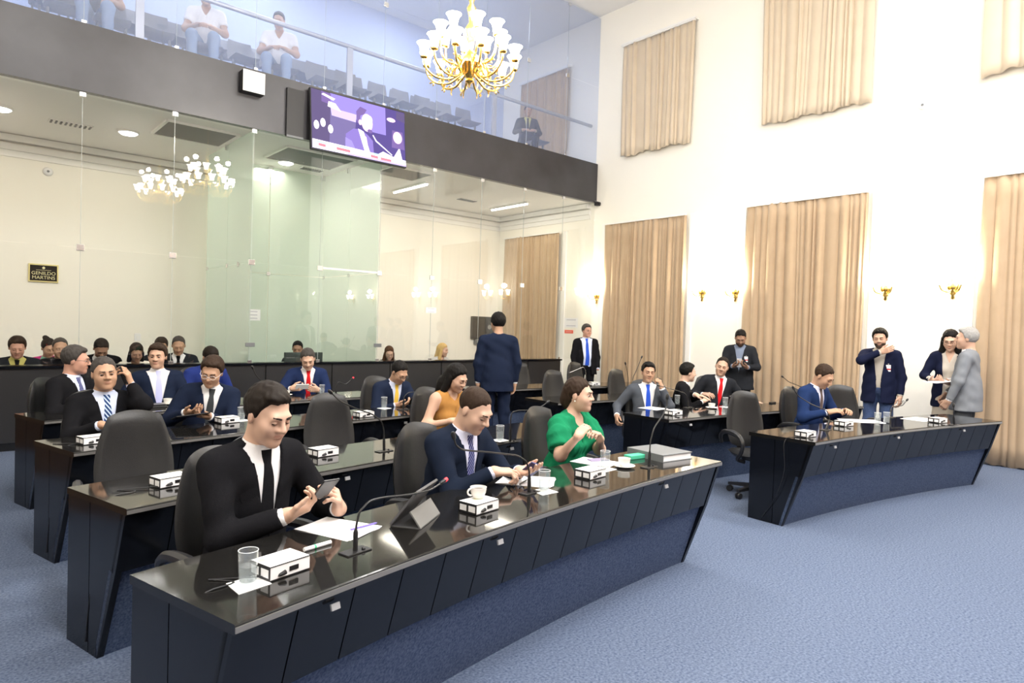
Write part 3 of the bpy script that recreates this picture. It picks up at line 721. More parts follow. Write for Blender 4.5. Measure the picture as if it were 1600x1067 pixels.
sp('hair', [(.10, .82), (.18, .8), (.2, .98), (.1, 1)]); sp('white', [(.16, .76), (.30, .72), (.24, .84), (.17, .85)]); sp('white', [(.12, .97), (.24, .92), (.22, .88), (.1, .94)])
for cx, cy in ((.045, .40), (.11, .46), (.185, .38)): sp('white', ell(cx, cy, .026, .075))
sp('suit', [(.33, .05), (.34, .36), (.42, .48), (.50, .50), (.58, .42), (.63, .34), (.64, .05)])
sp('suit2', [(.33, .05), (.335, .30), (.40, .26), (.46, .05)])
sp('white', [(.47, .50), (.53, .47), (.60, .10), (.55, .05)]); sp('skin', [(.545, .40), (.56, .38), (.59, .06), (.565, .06)])
sp('skin', ell(.57, .64, .062, .16)); sp('hair', [(.46, .60), (.455, .80), (.50, .90), (.57, .87), (.54, .78), (.50, .74), (.49, .60)]); sp('skin', ell(.495, .62, .018, .05)); sp('hair', ell(.60, .50, .028, .035))
sp('white', ell(.595, .70, .035, .08))
sp('white', [(.625, .44), (.66, .34), (.84, .15), (.845, .165), (.67, .36), (.635, .45)])
sp('white', [(.68, .12), (.74, .19), (.86, .13), (.93, .33), (.96, .10), (.80, .06), (.68, .08)])
sp('hair', [(.84, .3), (.85, .62), (.97, .62), (.99, .3)]); sp('skin', ell(.91, .50, .052, .11)); sp('skin', ell(.84, .80, .05, .04)); sp('dark', [(.9, .84), (1, .8), (1, .98), (.9, .98)])
sp('white', [(0, 0), (1, 0), (1, .11), (0, .15)])
for a, b, v in ((.06, .13, .05), (.24, .38, .045), (.60, .68, .04), (.71, .83, .03)): sp('red', [(a, v), (b, v-.005), (b, v+.04), (a, v+.045)])
for a, b in ((.04, .14), (.24, .37), (.63, .70)): sp('blue', [(a, .10), (b, .095), (b, .125), (a, .13)])
sp('lil', [(.35, .0), (1, 0), (1, .03), (.35, .03)])
screen.build('screen', [SCRM[k] for k in order], tv)

sb = thing('loudspeaker', 'white square loudspeaker box on the dark balcony fascia', 'loudspeaker', (3.365, YG-.05, 5.05))
MB().box(-.16, .16, -.14, 0, -.155, .155, bev=.015).build('housing', M_BLK, sb); MB().box(-.155, .155, -.155, -.14, -.15, .15, bev=.006).build('grille', M_BOXW, sb)
bkt = thing('black_panel', 'narrow black panel on the fascia left of the television', 'panel', (4.02, YG-.05, 4.78)); MB().box(-.13, .13, -.05, 0, -.36, .36).build('panel_face', M_BLK, bkt); MB().box(-.13, .13, -.06, -.05, -.37, -.34).build('lip', M_DGREY, bkt)

# handrail of the upper gallery
rl = thing('handrail', 'grey metal handrail on posts behind the upper glass', 'railing', (0, 10.02, ZS1-.05))
MB().tube([(XL+.03, 0, .92), (XR-.02, 0, .92)], .035, 10).build('top_rail', M_STEEL, rl, smooth=True)
for x in (-1.0, 1.98, 5.02, 8.07): MB().box(x-.05, x+.05, -.02, .02, 0, .90).build('post', M_STEEL, rl)

def make_seat():
    t = thing('gallery_seat', 'x', 'seat')
    g = mat('seat_shell', (.17, .18, .21), .4, spec=.4)
    MB().add(*squircle_pad(.22, .21, .40, .02, Matrix.Translation((0, -.21, .42)) @ Matrix.Rotation(math.radians(10), 4, 'X'), dish=.04, n=8)).build('backrest', g, t, smooth=60)
    MB().add(*squircle_pad(.22, .22, .42, .02, Matrix.Translation((0, -.21, .42)) @ Matrix.Rotation(math.radians(-90), 4, 'X') @ Matrix.Rotation(PI, 4, 'Z'), dish=.02, n=8)).build('seat', g, t, smooth=60)
    for s in (-1, 1): MB().box(s*.17-.015, s*.17+.015, -.18, .17, 0, .03).box(s*.17-.015, s*.17+.015, -.03, .0, .03, .41).build('leg', M_DGREY, t)
    return t
SEAT = make_seat(); SU = [False]
def seat(x, y, z, label, group, rz=PI):
    if not SU[0]: SU[0] = True; o = SEAT; o.location = (x, y, z); o.rotation_euler = (0, 0, rz)
    else: o = dup(SEAT, (x, y, z), rz)
    o['label'] = label; o['group'] = group; return o
NTH = ('first', 'second', 'third', 'fourth', 'fifth', 'sixth', 'seventh', 'eighth', 'ninth', 'tenth', 'eleventh', 'twelfth', 'thirteenth', 'fourteenth', 'fifteenth')
for i, x in enumerate((1.2, 1.75, 2.30, 2.95, 4.13, 4.80, 5.33, 9.73)): seat(x, 10.55, ZS1-.05, NTH[i]+' grey shell seat from left, front row of the upper gallery', 'front row seats of the upper gallery')
for i in range(15): seat(1.2+.53*i, 11.55, ZS1+.32, NTH[i]+' grey shell seat from left, middle row of the upper gallery', 'middle row seats of the upper gallery')
for i in range(15): seat(1.2+.53*i, 12.55, ZS1+.68, NTH[i]+' grey shell seat from left, back row of the upper gallery', 'back row seats of the upper gallery')

# ceiling fittings of the lower gallery
def hatch(x0, x1, y0, y1, label):
    t = thing('ceiling_hatch', label, 'ceiling panel', ((x0+x1)/2, (y0+y1)/2, ZS0), 0, 'ceiling panels of the lower gallery'); w, d = (x1-x0)/2, (y1-y0)/2
    MB().box(-w, w, -d, d, -.02, 0).build('panel', M_DGREY, t)
    for a in (-1, 1): MB().box(-w, w, a*d-.02, a*d+.02, -.03, 0).build('frame', M_WHITE, t); MB().box(a*w-.02, a*w+.02, -d, d, -.03, 0).build('frame', M_WHITE, t)
hatch(2.4, 3.38, 10.28, 11.2, 'grey square ceiling panel above the plaque wall, left of the vestibule')
hatch(4.15, 5.35, 10.35, 11.35, 'grey square ceiling panel inside the frosted vestibule')
hatch(5.98, 6.85, 10.2, 10.95, 'grey square ceiling panel just under the television')
def vent(x, y, w, label):
    t = thing('air_vent', label, 'vent', (x, y, ZS0), 0, 'air vents of the lower gallery')
    MB().box(-w, w, -.10, .10, -.012, 0).build('frame', M_WHITE, t)
    for i in range(9):
        xx = -w*.88+i*w*1.76/8
        MB().box(xx-.012, xx+.012, -.08, .08, -.022, -.012, None).build('slat', M_DGREY, t)
vent(1.43, 11.62, .27, 'slatted ceiling vent at far left of the lower gallery'); vent(8.77, 11.75, .24, 'slatted ceiling vent between the fluorescent tubes'); vent(5.12, 11.62, .2, 'slatted ceiling vent in the frosted vestibule')
M_TUBE = mat('lit_tube', (1, 1, 1), .4, emit=7)
for x, lab in ((7.16, 'lit fluorescent tube on the gallery ceiling, below the television'), (9.8, 'lit fluorescent tube on the gallery ceiling near the far curtain')):
    t = thing('fluorescent_lamp', lab, 'lamp', (x, 11.52, ZS0), 0, 'fluorescent lamps'); MB().box(-.05, .05, -.65, .65, -.035, 0).build('housing', M_WHITE, t); MB().tube([(0, -.62, -.05), (0, .62, -.05)], .018, 10).build('tube', M_TUBE, t, smooth=True)
for x, lab in ((.6, 'round lit ceiling lamp at the left edge'), (2.13, 'round lit ceiling lamp left of the grey ceiling panel'), (4.56, 'round lit downlight in the frosted vestibule')):
    t = thing('ceiling_lamp', lab, 'lamp', (x, 11.42, ZS0), 0, 'round ceiling lamps'); MB().lathe([(.15, 0), (.15, -.02), (.14, -.03)], 20).build('rim', M_WHITE, t); MB().lathe([(.13, -.028), (.10, -.05), (.02, -.06)], 20).build('diffuser', M_TUBE, t, smooth=True)

# wall items
pq = thing('plaque', 'black and gold name plaque on the cream gallery wall', 'plaque', (1.27, YB-.02, 2.305))
MB().box(-.20, .20, -.01, .02, -.145, .145).build('frame', mat('plaque_gold', (.62, .55, .25), .35, metal=.6), pq); MB().box(-.18, .18, -.014, -.009, -.125, .125).build('plate', mat('plaque_black', (.012, .013, .013), .7, spec=.1), pq)
GT = mat('gold_letters', (.72, .68, .38), .4)
text_mesh('lettering', 'GENILDO', .075, GT, pq, (0, -.0155, -.005), (PI/2, 0, 0)); text_mesh('lettering', 'MARTINS', .075, GT, pq, (0, -.0155, -.075), (PI/2, 0, 0))
MB().box(-.10, .10, -.016, -.014, .045, .050).build('rule', GT, pq); MB().lathe([(.02, -.001), (.02, .001)], 12, Matrix.Translation((0, -.015, .085)) @ Matrix.Rotation(PI/2, 4, 'X')).build('crest', GT, pq)
sw = thing('wall_switch', 'white wall switch on the cream gallery wall', 'switch', (2.64, YB, 1.28)); MB().box(-.05, .05, -.012, 0, -.07, .07, bev=.004).build('plate', M_BOXW, sw); MB().box(-.015, .015, -.018, -.012, -.03, .03).build('rocker', M_WHITE, sw)
sm = thing('wall_detector', 'round white detector high on the cream gallery wall', 'detector', (1.31, YB, 3.95)); MB().lathe([(.07, 0), (.07, .02), (.045, .045), (.02, .05)], 20, Matrix.Rotation(PI/2, 4, 'X')).build('housing', M_BOXW, sm, smooth=50); MB().lathe([(.02, .05), (.015, .056)], 12, Matrix.Rotation(PI/2, 4, 'X')).build('lens', M_DGREY, sm)
sm2 = thing('wall_detector', 'round white detector high on the right wall between upper curtains', 'detector', (XR, 3.47, 5.1)); MB().lathe([(.06, 0), (.06, .02), (.03, .04)], 20, Matrix.Rotation(-PI/2, 4, 'Y')).build('housing', M_BOXW, sm2, smooth=50); MB().lathe([(.02, .04), (.015, .046)], 12, Matrix.Rotation(-PI/2, 4, 'Y')).build('lens', M_DGREY, sm2)
wt = thing('wall_monitor', 'black wall monitor with a small emblem at the end of gallery wall', 'monitor', (10.36, YB-.04, 1.62)); MB().box(-.36, .36, -.05, .04, -.28, .28, bev=.01).build('casing', mat('monitor_grey', (.06, .06, .058), .4), wt)
MB().lathe([(.06, 0), (.06, .004)], 8, Matrix.Translation((.18, -.05, .02)) @ Matrix.Rotation(PI/2, 4, 'X')).build('emblem', mat('emblem_grey', (.32, .31, .28), .6), wt); MB().box(-.25, .2, -.04, .04, -.42, -.30).build('shelf_unit', M_DGREY, wt)
def notice(p, w, h, label, axis, lines=3, col=None):
    t = thing('paper_notice', label, 'notice', p, 0); r = 'X' if axis == 'x' else 'Y'
    def bx(a0, a1, b0, b1, d0, d1): return MB().box(a0, a1, -d1, -d0, b0, b1) if axis == 'y' else MB().box(-d1, -d0, -a1, -a0, b0, b1)
    bx(-w/2, w/2, -h/2, h/2, 0, .002).build('sheet', M_PAPER if col is None else col, t)
    for i in range(lines):
        z = h*.3-h*.6*i/max(1, lines-1) if lines > 1 else 0
        bx(-w*.35, w*.35, z-h*.05, z+h*.05, .002, .003).build('text_line', mat('faint_print', (.55, .55, .62), .7) if col is None else M_PAPER, t)
notice((4.2, VY-.01, 1.74), .36, .20, 'printed white notice on the frosted vestibule wall', 'y')
notice((6.61, YG-.025, 1.92), .22, .10, 'small white notice stuck on the clear glass', 'y', 2)
notice((XR-.001, 10.46, 1.80), .42, .22, 'white notice above the small red sign', 'x', 2)
notice((XR-.001, 10.52, 1.595), .27, .075, 'small red sign with white lettering below the white notice', 'x', 1, mat('red_sign', (.75, .06, .03), .5))
cmr = thing('security_camera', 'small black camera at the end of the balcony fascia', 'camera', (10.80, YG-.12, 4.40)); MB().box(-.05, .05, -.05, .05, -.04, .04, bev=.01).build('body', M_BLK, cmr); MB().tube([(0, 0, .04), (0, .1, .09)], .012, 8).build('bracket', M_DGREY, cmr); MB().lathe([(.025, 0), (.025, .03)], 12, Matrix.Translation((0, -.05, 0)) @ Matrix.Rotation(PI/2, 4, 'X')).build('lens', M_PORT, cmr)
# work table with a monitor inside the vestibule
wtab = thing('work_table', 'dark work table hidden behind the counter in the vestibule', 'table', (4.55, 10.45, 0)); MB().box(-.75, .75, -.30, .30, .72, .75).build('tabletop', M_BLACKP, wtab)
for sx in (-.7, .7):
    for sy in (-.26, .26): MB().box(sx-.02, sx+.02, sy-.02, sy+.02, 0, .72).build('leg', M_DGREY, wtab)
mo = thing('computer_monitor', 'back of a dark computer monitor above the counter', 'monitor', (4.52, 10.35, .75)); MB().box(-.34, .30, -.02, .03, .06, .40, bev=.006).build('casing', mat('monitor_green_black', (.025, .04, .038), .45), mo); MB().box(-.03, .03, 0, .04, 0, .2).build('neck', M_BLK, mo); MB().box(-.12, .12, -.07, .09, 0, .012).build('foot', M_BLK, mo)

# ================================================================== people
# Bodies and clothes are modelled as smooth implicit solids and meshed with a vectorised surface-nets pass.
F32 = np.float32
class Prim:
    def __init__(s, f, lo, hi): s.f = f; s.lo = np.array(lo, float); s.hi = np.array(hi, float)
def cone(a, b, ra, rb, flat=False, sq=None):
    a = np.array(a, float); b = np.array(b, float); ba = b-a; L2 = max(1e-9, ba @ ba); bh = ba/math.sqrt(L2)
    def f(x, y, z):
        px, py, pz = x-a[0], y-a[1], z-a[2]
        h = np.clip((px*ba[0]+py*ba[1]+pz*ba[2])/L2, 0, 1)
        d = np.sqrt((px-h*ba[0])**2+(py-h*ba[1])**2+(pz-h*ba[2])**2)-(ra+(rb-ra)*h)
        if flat: d = np.maximum(d, (x-b[0])*bh[0]+(y-b[1])*bh[1]+(z-b[2])*bh[2])
        return d
    return Prim(f, np.minimum(a-ra, b-rb), np.maximum(a+ra, b+rb))
def ello(c, r, R=None):
    c = np.array(c, float); r = np.array(r, float); R = np.eye(3) if R is None else np.array(R, float); m = r.max()
    def f(x, y, z):
        px, py, pz = x-c[0], y-c[1], z-c[2]
        u = (px*R[0, 0]+py*R[1, 0]+pz*R[2, 0]); v = (px*R[0, 1]+py*R[1, 1]+pz*R[2, 1]); w = (px*R[0, 2]+py*R[1, 2]+pz*R[2, 2])
        k0 = np.sqrt((u/r[0])**2+(v/r[1])**2+(w/r[2])**2); k1 = np.sqrt((u/r[0]**2)**2+(v/r[1]**2)**2+(w/r[2]**2)**2)
        return k0*(k0-1)/np.maximum(k1, 1e-6)
    e = np.sqrt((R**2) @ (r**2))
    return Prim(f, c-e, c+e)
def smin(a, b, k):
    if k <= 0: return np.minimum(a, b)
    h = np.maximum(k-np.abs(a-b), 0)/k
    return np.minimum(a, b)-h*h*k*.25
def field(prims, ax, k, D=None, pad=.05):
    xs, ys, zs = ax
    if D is None: D = np.full((len(xs), len(ys), len(zs)), .3, F32)
    for p in prims:
        kk = k
        if isinstance(p, tuple): p, kk = p
        e = pad+kk
        i0, i1 = np.searchsorted(xs, p.lo[0]-e), np.searchsorted(xs, p.hi[0]+e)
        j0, j1 = np.searchsorted(ys, p.lo[1]-e), np.searchsorted(ys, p.hi[1]+e)
        k0, k1 = np.searchsorted(zs, p.lo[2]-e), np.searchsorted(zs, p.hi[2]+e)
        if i1 <= i0 or j1 <= j0 or k1 <= k0: continue
        d = p.f(xs[i0:i1, None, None], ys[None, j0:j1, None], zs[None, None, k0:k1])
        B = D[i0:i1, j0:j1, k0:k1]; D[i0:i1, j0:j1, k0:k1] = smin(B, d, kk)
    return D
def pts_field(prims, P, k):
    d = np.full(len(P), 9.0)
    for p in prims:
        kk = k
        if isinstance(p, tuple): p, kk = p
        d = smin(d, p.f(P[:, 0], P[:, 1], P[:, 2]), kk)
    return d
EDG = [(0, 1), (2, 3), (4, 5), (6, 7), (0, 2), (1, 3), (4, 6), (5, 7), (0, 4), (1, 5), (2, 6), (3, 7)]
def nets(D, ax):
    xs, ys, zs = ax; S = D < 0
    if not S.any(): return np.zeros((0, 3)), np.zeros((0, 4), int)
    c = sum(S[i:S.shape[0]-1+i, j:S.shape[1]-1+j, k:S.shape[2]-1+k].astype(np.int8) for i in (0, 1) for j in (0, 1) for k in (0, 1))
    act = (c > 0) & (c < 8); ijk = np.argwhere(act); idx = np.full(act.shape, -1, np.int64); idx[act] = np.arange(len(ijk))
    I, J, K = ijk.T; val = []; pos = []
    for q in range(8):
        i, j, k = I+(q & 1), J+((q >> 1) & 1), K+((q >> 2) & 1)
        val.append(D[i, j, k]); pos.append(np.stack([xs[i], ys[j], zs[k]], 1))
    acc = np.zeros((len(ijk), 3)); n = np.zeros(len(ijk))
    for a, b in EDG:
        va, vb = val[a], val[b]; m = (va < 0) != (vb < 0)
        t = (va[m]/(va[m]-vb[m]))[:, None]; acc[m] += pos[a][m]+t*(pos[b][m]-pos[a][m]); n[m] += 1
    V = acc/n[:, None]; Q = []
    def emit(ch, ins, cells):
        q = np.stack(cells, 1); q[~ins] = q[~ins][:, ::-1]; q = q[(q >= 0).all(1)]; Q.append(q)
    a = S[:-1, 1:-1, 1:-1] != S[1:, 1:-1, 1:-1]; i, j, k = np.argwhere(a).T; j = j+1; k = k+1
    emit(0, S[i, j, k], [idx[i, j-1, k-1], idx[i, j, k-1], idx[i, j, k], idx[i, j-1, k]])
    a = S[1:-1, :-1, 1:-1] != S[1:-1, 1:, 1:-1]; i, j, k = np.argwhere(a).T; i = i+1; k = k+1
    emit(1, S[i, j, k], [idx[i-1, j, k-1], idx[i-1, j, k], idx[i, j, k], idx[i, j, k-1]])
    a = S[1:-1, 1:-1, :-1] != S[1:-1, 1:-1, 1:]; i, j, k = np.argwhere(a).T; i = i+1; j = j+1
    emit(2, S[i, j, k], [idx[i-1, j-1, k], idx[i, j-1, k], idx[i, j, k], idx[i-1, j, k]])
    return V, np.concatenate(Q)
def mesh_obj(name, V, Q, mats, parent, mi=None, smooth=True):
    me = bpy.data.meshes.new(name)
    me.vertices.add(len(V)); me.vertices.foreach_set('co', np.asarray(V, F32).ravel())
    me.loops.add(4*len(Q)); me.loops.foreach_set('vertex_index', np.asarray(Q, np.int32).ravel())
    me.polygons.add(len(Q)); me.polygons.foreach_set('loop_start', np.arange(0, 4*len(Q), 4, dtype=np.int32))
    me.update(calc_edges=True)
    for m in mats: me.materials.append(m)
    if mi is not None: me.polygons.foreach_set('material_index', np.asarray(mi, np.int32))
    me.polygons.foreach_set('use_smooth', np.ones(len(Q), bool)); me.update()
    o = bpy.data.objects.new(name, me); COL.objects.link(o); o.parent = parent
    return o
def axis(lo, hi, c, flo=None, fhi=None, fine=None):
    if flo is None: return np.arange(lo, hi+c, c).astype(np.float64)
    a = np.arange(flo, lo-c, -c)[::-1] if flo > lo else np.array([flo]); b = np.arange(flo, fhi, fine); e = np.arange(b[-1]+c, hi+c, c)
    return np.concatenate([a, b[1:], e])
def rx(a): c, s = math.cos(a), math.sin(a); return np.array([[1, 0, 0], [0, c, -s], [0, s, c]])
def ry(a): c, s = math.cos(a), math.sin(a); return np.array([[c, 0, s], [0, 1, 0], [-s, 0, c]])
def rz_(a): c, s = math.cos(a), math.sin(a); return np.array([[c, -s, 0], [s, c, 0], [0, 0, 1]])
def unit_(v): v = np.array(v, float); return v/np.linalg.norm(v)
RAD_ = math.radians

def head_prims(fem, fat):
    w = .95 if fem else 1.0
    base = [ello((0, -.018, .035), (.077*w, .097, .088)), ello((0, .020, -.028), (.066*w+fat*.008, .072, .086)), ello((0, .030, -.073), ((.053 if not fem else .045)+fat*.009, .056, .044)),
            ello((0, .074, -.100), (.024 if not fem else .018, .019, .018)), ello((.037, .060, -.028), (.026+fat*.004, .024, .028)), ello((-.037, .060, -.028), (.026+fat*.004, .024, .028)),
            cone((-.034, .082, .024), (.034, .082, .024), .012 if not fem else .010, .012 if not fem else .010)]
    det = [cone((0, .090, .016), (0, .114 if not fem else .110, -.022), .0075, .0125 if not fem else .0105), ello((.0135, .099, -.026), (.009, .011, .008)), ello((-.0135, .099, -.026), (.009, .011, .008))]
    lips = [ello((0, .0905, -.0550), (.023, .0095, .0052)), ello((0, .0900, -.0640), (.020, .0095, .0056))]
    ears = [ello((s*.077*w, -.010, -.004), (.010, .020, .032), rz_(-s*.35)) for s in (-1, 1)]
    sock = [ello((s*.0315, .1, .004), (.0185, .0155, .0125)) for s in (-1, 1)]
    crease = cone((-.021, .0995, -.0595), (.021, .0995, -.0595), .0020, .0020)
    return base, det, lips, ears, sock, crease
def head_field(x, y, z, hp):
    base, det, lips, ears, sock, crease = hp; D = None
    for p in base: d = p.f(x, y, z); D = d if D is None else smin(D, d, .03)
    for p in sock: d = -p.f(x, y, z); D = -smin(-D, -d, .014)
    for p in det: D = smin(D, p.f(x, y, z), .012)
    for p in lips: D = smin(D, p.f(x, y, z), .007)
    D = np.maximum(D, -crease.f(x, y, z))
    for p in ears: D = smin(D, p.f(x, y, z), .008)
    return D

def hand_prims(W, f, n, side, curl=35, spread=.5, thumb=30, sc=1.0, fd=None):
    """W wrist, f towards the fingertips, n out of the palm; side +1 right hand, -1 left hand"""
    W = np.array(W, float); f = unit_(f); n = np.array(n, float); n = unit_(n-f*(n @ f)); sd = np.cross(f, n)*side   # sd points to the thumb side
    fd = f if fd is None else fd
    P = [(cone(W-fd*.05*sc, W, .0285*sc, .0275*sc), .02), (cone(W, W+f*.015*sc, .0275*sc, .026*sc), .02)]
    for o in (-.028, -.009, .010, .028): P.append((cone(W+f*.018*sc+sd*o*.75*sc, W+f*.085*sc+sd*o*sc, .0165*sc, .0125*sc), .015))
    curls = curl if hasattr(curl, '__len__') else [curl]*4
    for i, (o, L) in enumerate(((.030, 1.0), (.010, 1.1), (-.010, 1.03), (-.029, .82))):
        p = W+f*(.088 if i < 3 else .082)*sc+sd*o*sc; a = RAD_(curls[i]*.7); d0 = unit_(f+sd*o*spread*4)
        r = .0092
        for j, seg in enumerate((.044, .027, .021)):
            d = d0*math.cos(a)+n*math.sin(a); q = p+d*seg*L*sc
            P.append((cone(p, q, (r-.0006*j)*sc, (r-.0012-.0006*j)*sc), .006)); p = q; a += RAD_(curls[i]*(1.0 if j == 0 else .7))
    t0 = W+f*.022*sc+sd*.028*sc+n*.006*sc; ta = RAD_(thumb)
    d = unit_(f*.72+sd*.62*math.cos(ta)+n*.75*math.sin(ta)); q = t0+d*.040*sc; P.append((cone(t0, q, .0135*sc, .0115*sc), .012))
    d2 = unit_(f*.95+sd*.18+n*.5*math.sin(ta)); q2 = q+d2*.031*sc; P.append((cone(q, q2, .0112*sc, .010*sc), .006))
    q3 = q2+unit_(d2+n*.15)*.024*sc; P.append((cone(q2, q3, .0098*sc, .0078*sc), .006))
    return P
SKIN = {}
def skin_mats(key):
    tones = dict(light=(.54, .335, .24), fair=(.60, .385, .285), tan=(.46, .275, .18), brown=(.30, .17, .11), red=(.54, .295, .215))
    c = tones[key]
    return [mat('skin_'+key, c, .5, spec=.35), mat('lip_'+key, (c[0]*.82, c[1]*.62, c[2]*.62), .45), mat('eye_white', (.50, .47, .45), .3), mat('iris_dark', (.03, .018, .012), .15)]
def hair_mat(name, c): return mat('hair_'+name, c, .6, spec=.15, noise=(120, tuple(min(1, v*1.4+.002) for v in c), .25), bump=(260, .22))
HAIR = dict(black=(.006, .005, .0045), dark=(.011, .0075, .0055), brown=(.028, .016, .010), auburn=(.07, .034, .016), grey=(.13, .12, .115), silver=(.27, .265, .255), saltpepper=(.045, .040, .037), blond=(.50, .34, .14))
def cloth(name, c, **k): return mat('cloth_'+name, c, .9, spec=.06, bump=(350, .25), **k)

def person(label, px, Y=None, X=None, heading=PI, pose='sit', lean=8, side=0, head=(0, 15, 0), R=None, L=None, outfit=None, hair=('short', 'dark'), skin='light', fem=False, fat=0.0,
           glasses=None, beard=None, lod=1, z0=0.0, seat_h=.47, s=None, eyes_down=True, group=None, legs=True, armpole=None, hide_hands=False, extra_hair=None, mouth=None, knees=None):
    """px: pixel of the head's centre; Y (or X): the row or spot where the head is; the figure's scale follows from both."""
    fine, crs = ((.0046, .0115), (.006, .015), (.009, .020))[lod]
    sit = pose == 'sit'
    # ---- skeleton in unscaled person space: +y is where the person faces, +x the person's right
    Hh = seat_h+.085 if sit else .945
    H = np.array([0, 0, Hh]); Rt = ry(RAD_(side)) @ rx(-RAD_(lean)); tw = .90 if fem else 1.0
    def TP(x, y, z): return H+Rt @ np.array([x*tw, y, z])
    N = TP(0, -.012, .485); Rn = rx(-RAD_(lean*.8+head[1]*.25)); hy, hpit, hr = [RAD_(v) for v in head]
    Rh = rz_(hy) @ rx(-hpit) @ ry(hr)
    C = N+Rn @ np.array([0, .012, .085])+Rh @ np.array([0, .020, .082])
    # ---- place and scale so that the head's centre lies on its pixel ray at the given depth
    P = (aty(px[0], px[1], Y) if Y is not None else atx(px[0], px[1], X))
    if s is None: s = min(1.09, max(.88, (P.z-z0)/C[2]))
    zoff = P.z-s*C[2]-z0
    c_, s_ = math.cos(heading), math.sin(heading)
    loc = Vector((P.x-s*(c_*C[0]-s_*C[1]), P.y-s*(s_*C[0]+c_*C[1]), z0))
    if abs(zoff) > .04: print('PERSON z mismatch %.2f s=%.2f %s' % (zoff, s, label[:40]))
    root = thing('person', label, 'person', loc, heading, group); root.scale = (s, s, s)
    MW = Matrix.Translation(loc) @ Matrix.Rotation(heading, 4, 'Z') @ Matrix.Scale(s, 4); MI = MW.inverted()
    def plane_pt(q, d):      # pixel q -> person space on the plane y = d
        o = MI @ Vector((0, 0, CAM_H)); r = (MI.to_3x3() @ Vector(ray(*q))); t = (d-o.y)/r.y; return np.array(o+r*t)
    # ---- arms
    Larm, Lfor = (.285, .255) if not fem else (.265, .24)
    arms = {}
    for sd, A in ((1, R), (-1, L)):
        S = TP(sd*.183, -.012, .428); A = A or {}
        if 'px' in A: W = plane_pt(A['px'], A['d'])
        elif 'w' in A: W = np.array(A['w'], float)
        elif sit: W = np.array([sd*.13, .33, Hh+.16])
        else: W = np.array([sd*.265, .05, .80])
        v = W-S; dist = np.linalg.norm(v)
        if dist > (Larm+Lfor)*.985: W = S+v/dist*(Larm+Lfor)*.985; v = W-S; dist = np.linalg.norm(v)
        if dist < .12: W = S+v/dist*.12; v = W-S; dist = .12
        a = (Larm**2-Lfor**2+dist**2)/(2*dist); hgt = math.sqrt(max(0, Larm**2-a*a)); pole = np.array(A.get('pole', (sd*.8, -.35, -1.0)), float)
        vh = v/dist; pole = pole-vh*(pole @ vh); E = S+vh*a+unit_(pole)*hgt
        f = unit_(A.get('f', W-E)); n = A.get('n', (-sd*.5, 0, -.8))
        arms[sd] = (S, E, W, f, n, A)
    # ---- legs
    kn = {}; 
    for sd in (1, -1):
        hip = H+np.array([sd*.092, 0, -.015])
        if sit: knee = np.array([sd*.135, .43, seat_h+.065]); ank = np.array([sd*.13, .40, .10]); toe = ank+np.array([sd*.03, .17, -.055])
        else: knee = np.array([sd*.10, .015, .50]); ank = np.array([sd*.105, -.02, .09]); toe = ank+np.array([sd*.035, .18, -.045])
        kn[sd] = (hip, knee, ank, toe)
    fx = fat
    torso = [ello(TP(0, -.01, .0), (.178*tw+.03*fx, .135+.03*fx, .145), Rt), ello(TP(0, .012+.03*fx, .14), ((.165 if not fem else .150)*tw+.035*fx, .120+.055*fx, .17), Rt), ello(TP(0, 0, .315), (.180*tw+.015*fx, .118+.02*fx, .185), Rt),
             cone(TP(-.135, -.012, .420), TP(.135, -.012, .420), .068, .068), cone(TP(0, -.02, .475), TP(.135, -.015, .443), .042, .052), cone(TP(0, -.02, .475), TP(-.135, -.015, .443), .042, .052)]
    if fem: torso += [(ello(TP(sd*.075, .085, .275), (.062, .060, .065), Rt), .05) for sd in (1, -1)]
    KT = .075
    sleeve = []; bare = []; cuffs = []
    for sd in (1, -1):
        S, E, W, f, n, A = arms[sd]; b = .88 if fem else 1.0
        fd = unit_(W-E)
        sleeve += [cone(S, E, .070*b, .055*b), cone(E, W-fd*.022, .055*b, .042*b, flat=True)]
        bare += [cone(S, E, .056*b, .043*b), cone(E, W, .043*b, .029*b)]
        cuffs.append(cone(W-fd*.08, W-fd*.002, .037, .036, flat=True))
    leg = []; bleg = []; shoe = []
    for sd in (1, -1):
        hip, knee, ank, toe = kn[sd]
        leg += [cone(hip, knee, .098, .072), cone(knee, ank, .072, .055)]; bleg += [cone(hip, knee, .080, .055), cone(knee, ank, .052, .036)]
        shoe += [cone(ank+np.array([0, -.035, -.05]), toe, .042, .040), cone(ank, ank+np.array([0, 0, -.03]), .045, .045)]
    hp = head_prims(fem, fat)
    neck = cone(N-Rn @ np.array([0, 0, .05]), C+Rh @ np.array([0, -.034, -.035]), .056+.008*fat if not fem else .047, .050+.006*fat if not fem else .042)
    # ---- body: one continuous skin from head to feet
    allp = [p[0] if isinstance(p, tuple) else p for p in torso+sleeve+leg+shoe]; lo = np.min([p.lo for p in allp], 0); hi = np.max([p.hi for p in allp], 0)
    lo = np.minimum(lo, C-.17)-.04; hi = np.maximum(hi, C+.17)+.04; lo[2] = max(lo[2], -.03)
    hb = .150
    bc = crs if (outfit.get('bare')) else crs*1.7
    ax = [axis(lo[i], hi[i], bc, C[i]-hb, C[i]+hb, fine) for i in range(3)]
    bt = [(ello(TP(0, 0, .0), (.15*tw, .11, .12), Rt)), ello(TP(0, .01, .14), (.135*tw, .095, .17), Rt), ello(TP(0, 0, .315), (.15*tw, .09, .175), Rt), cone(TP(-.13, -.012, .42), TP(.13, -.012, .42), .05, .05), cone(TP(0, -.02, .475), TP(.13, -.015, .44), .036, .042), cone(TP(0, -.02, .475), TP(-.13, -.015, .44), .036, .042)]
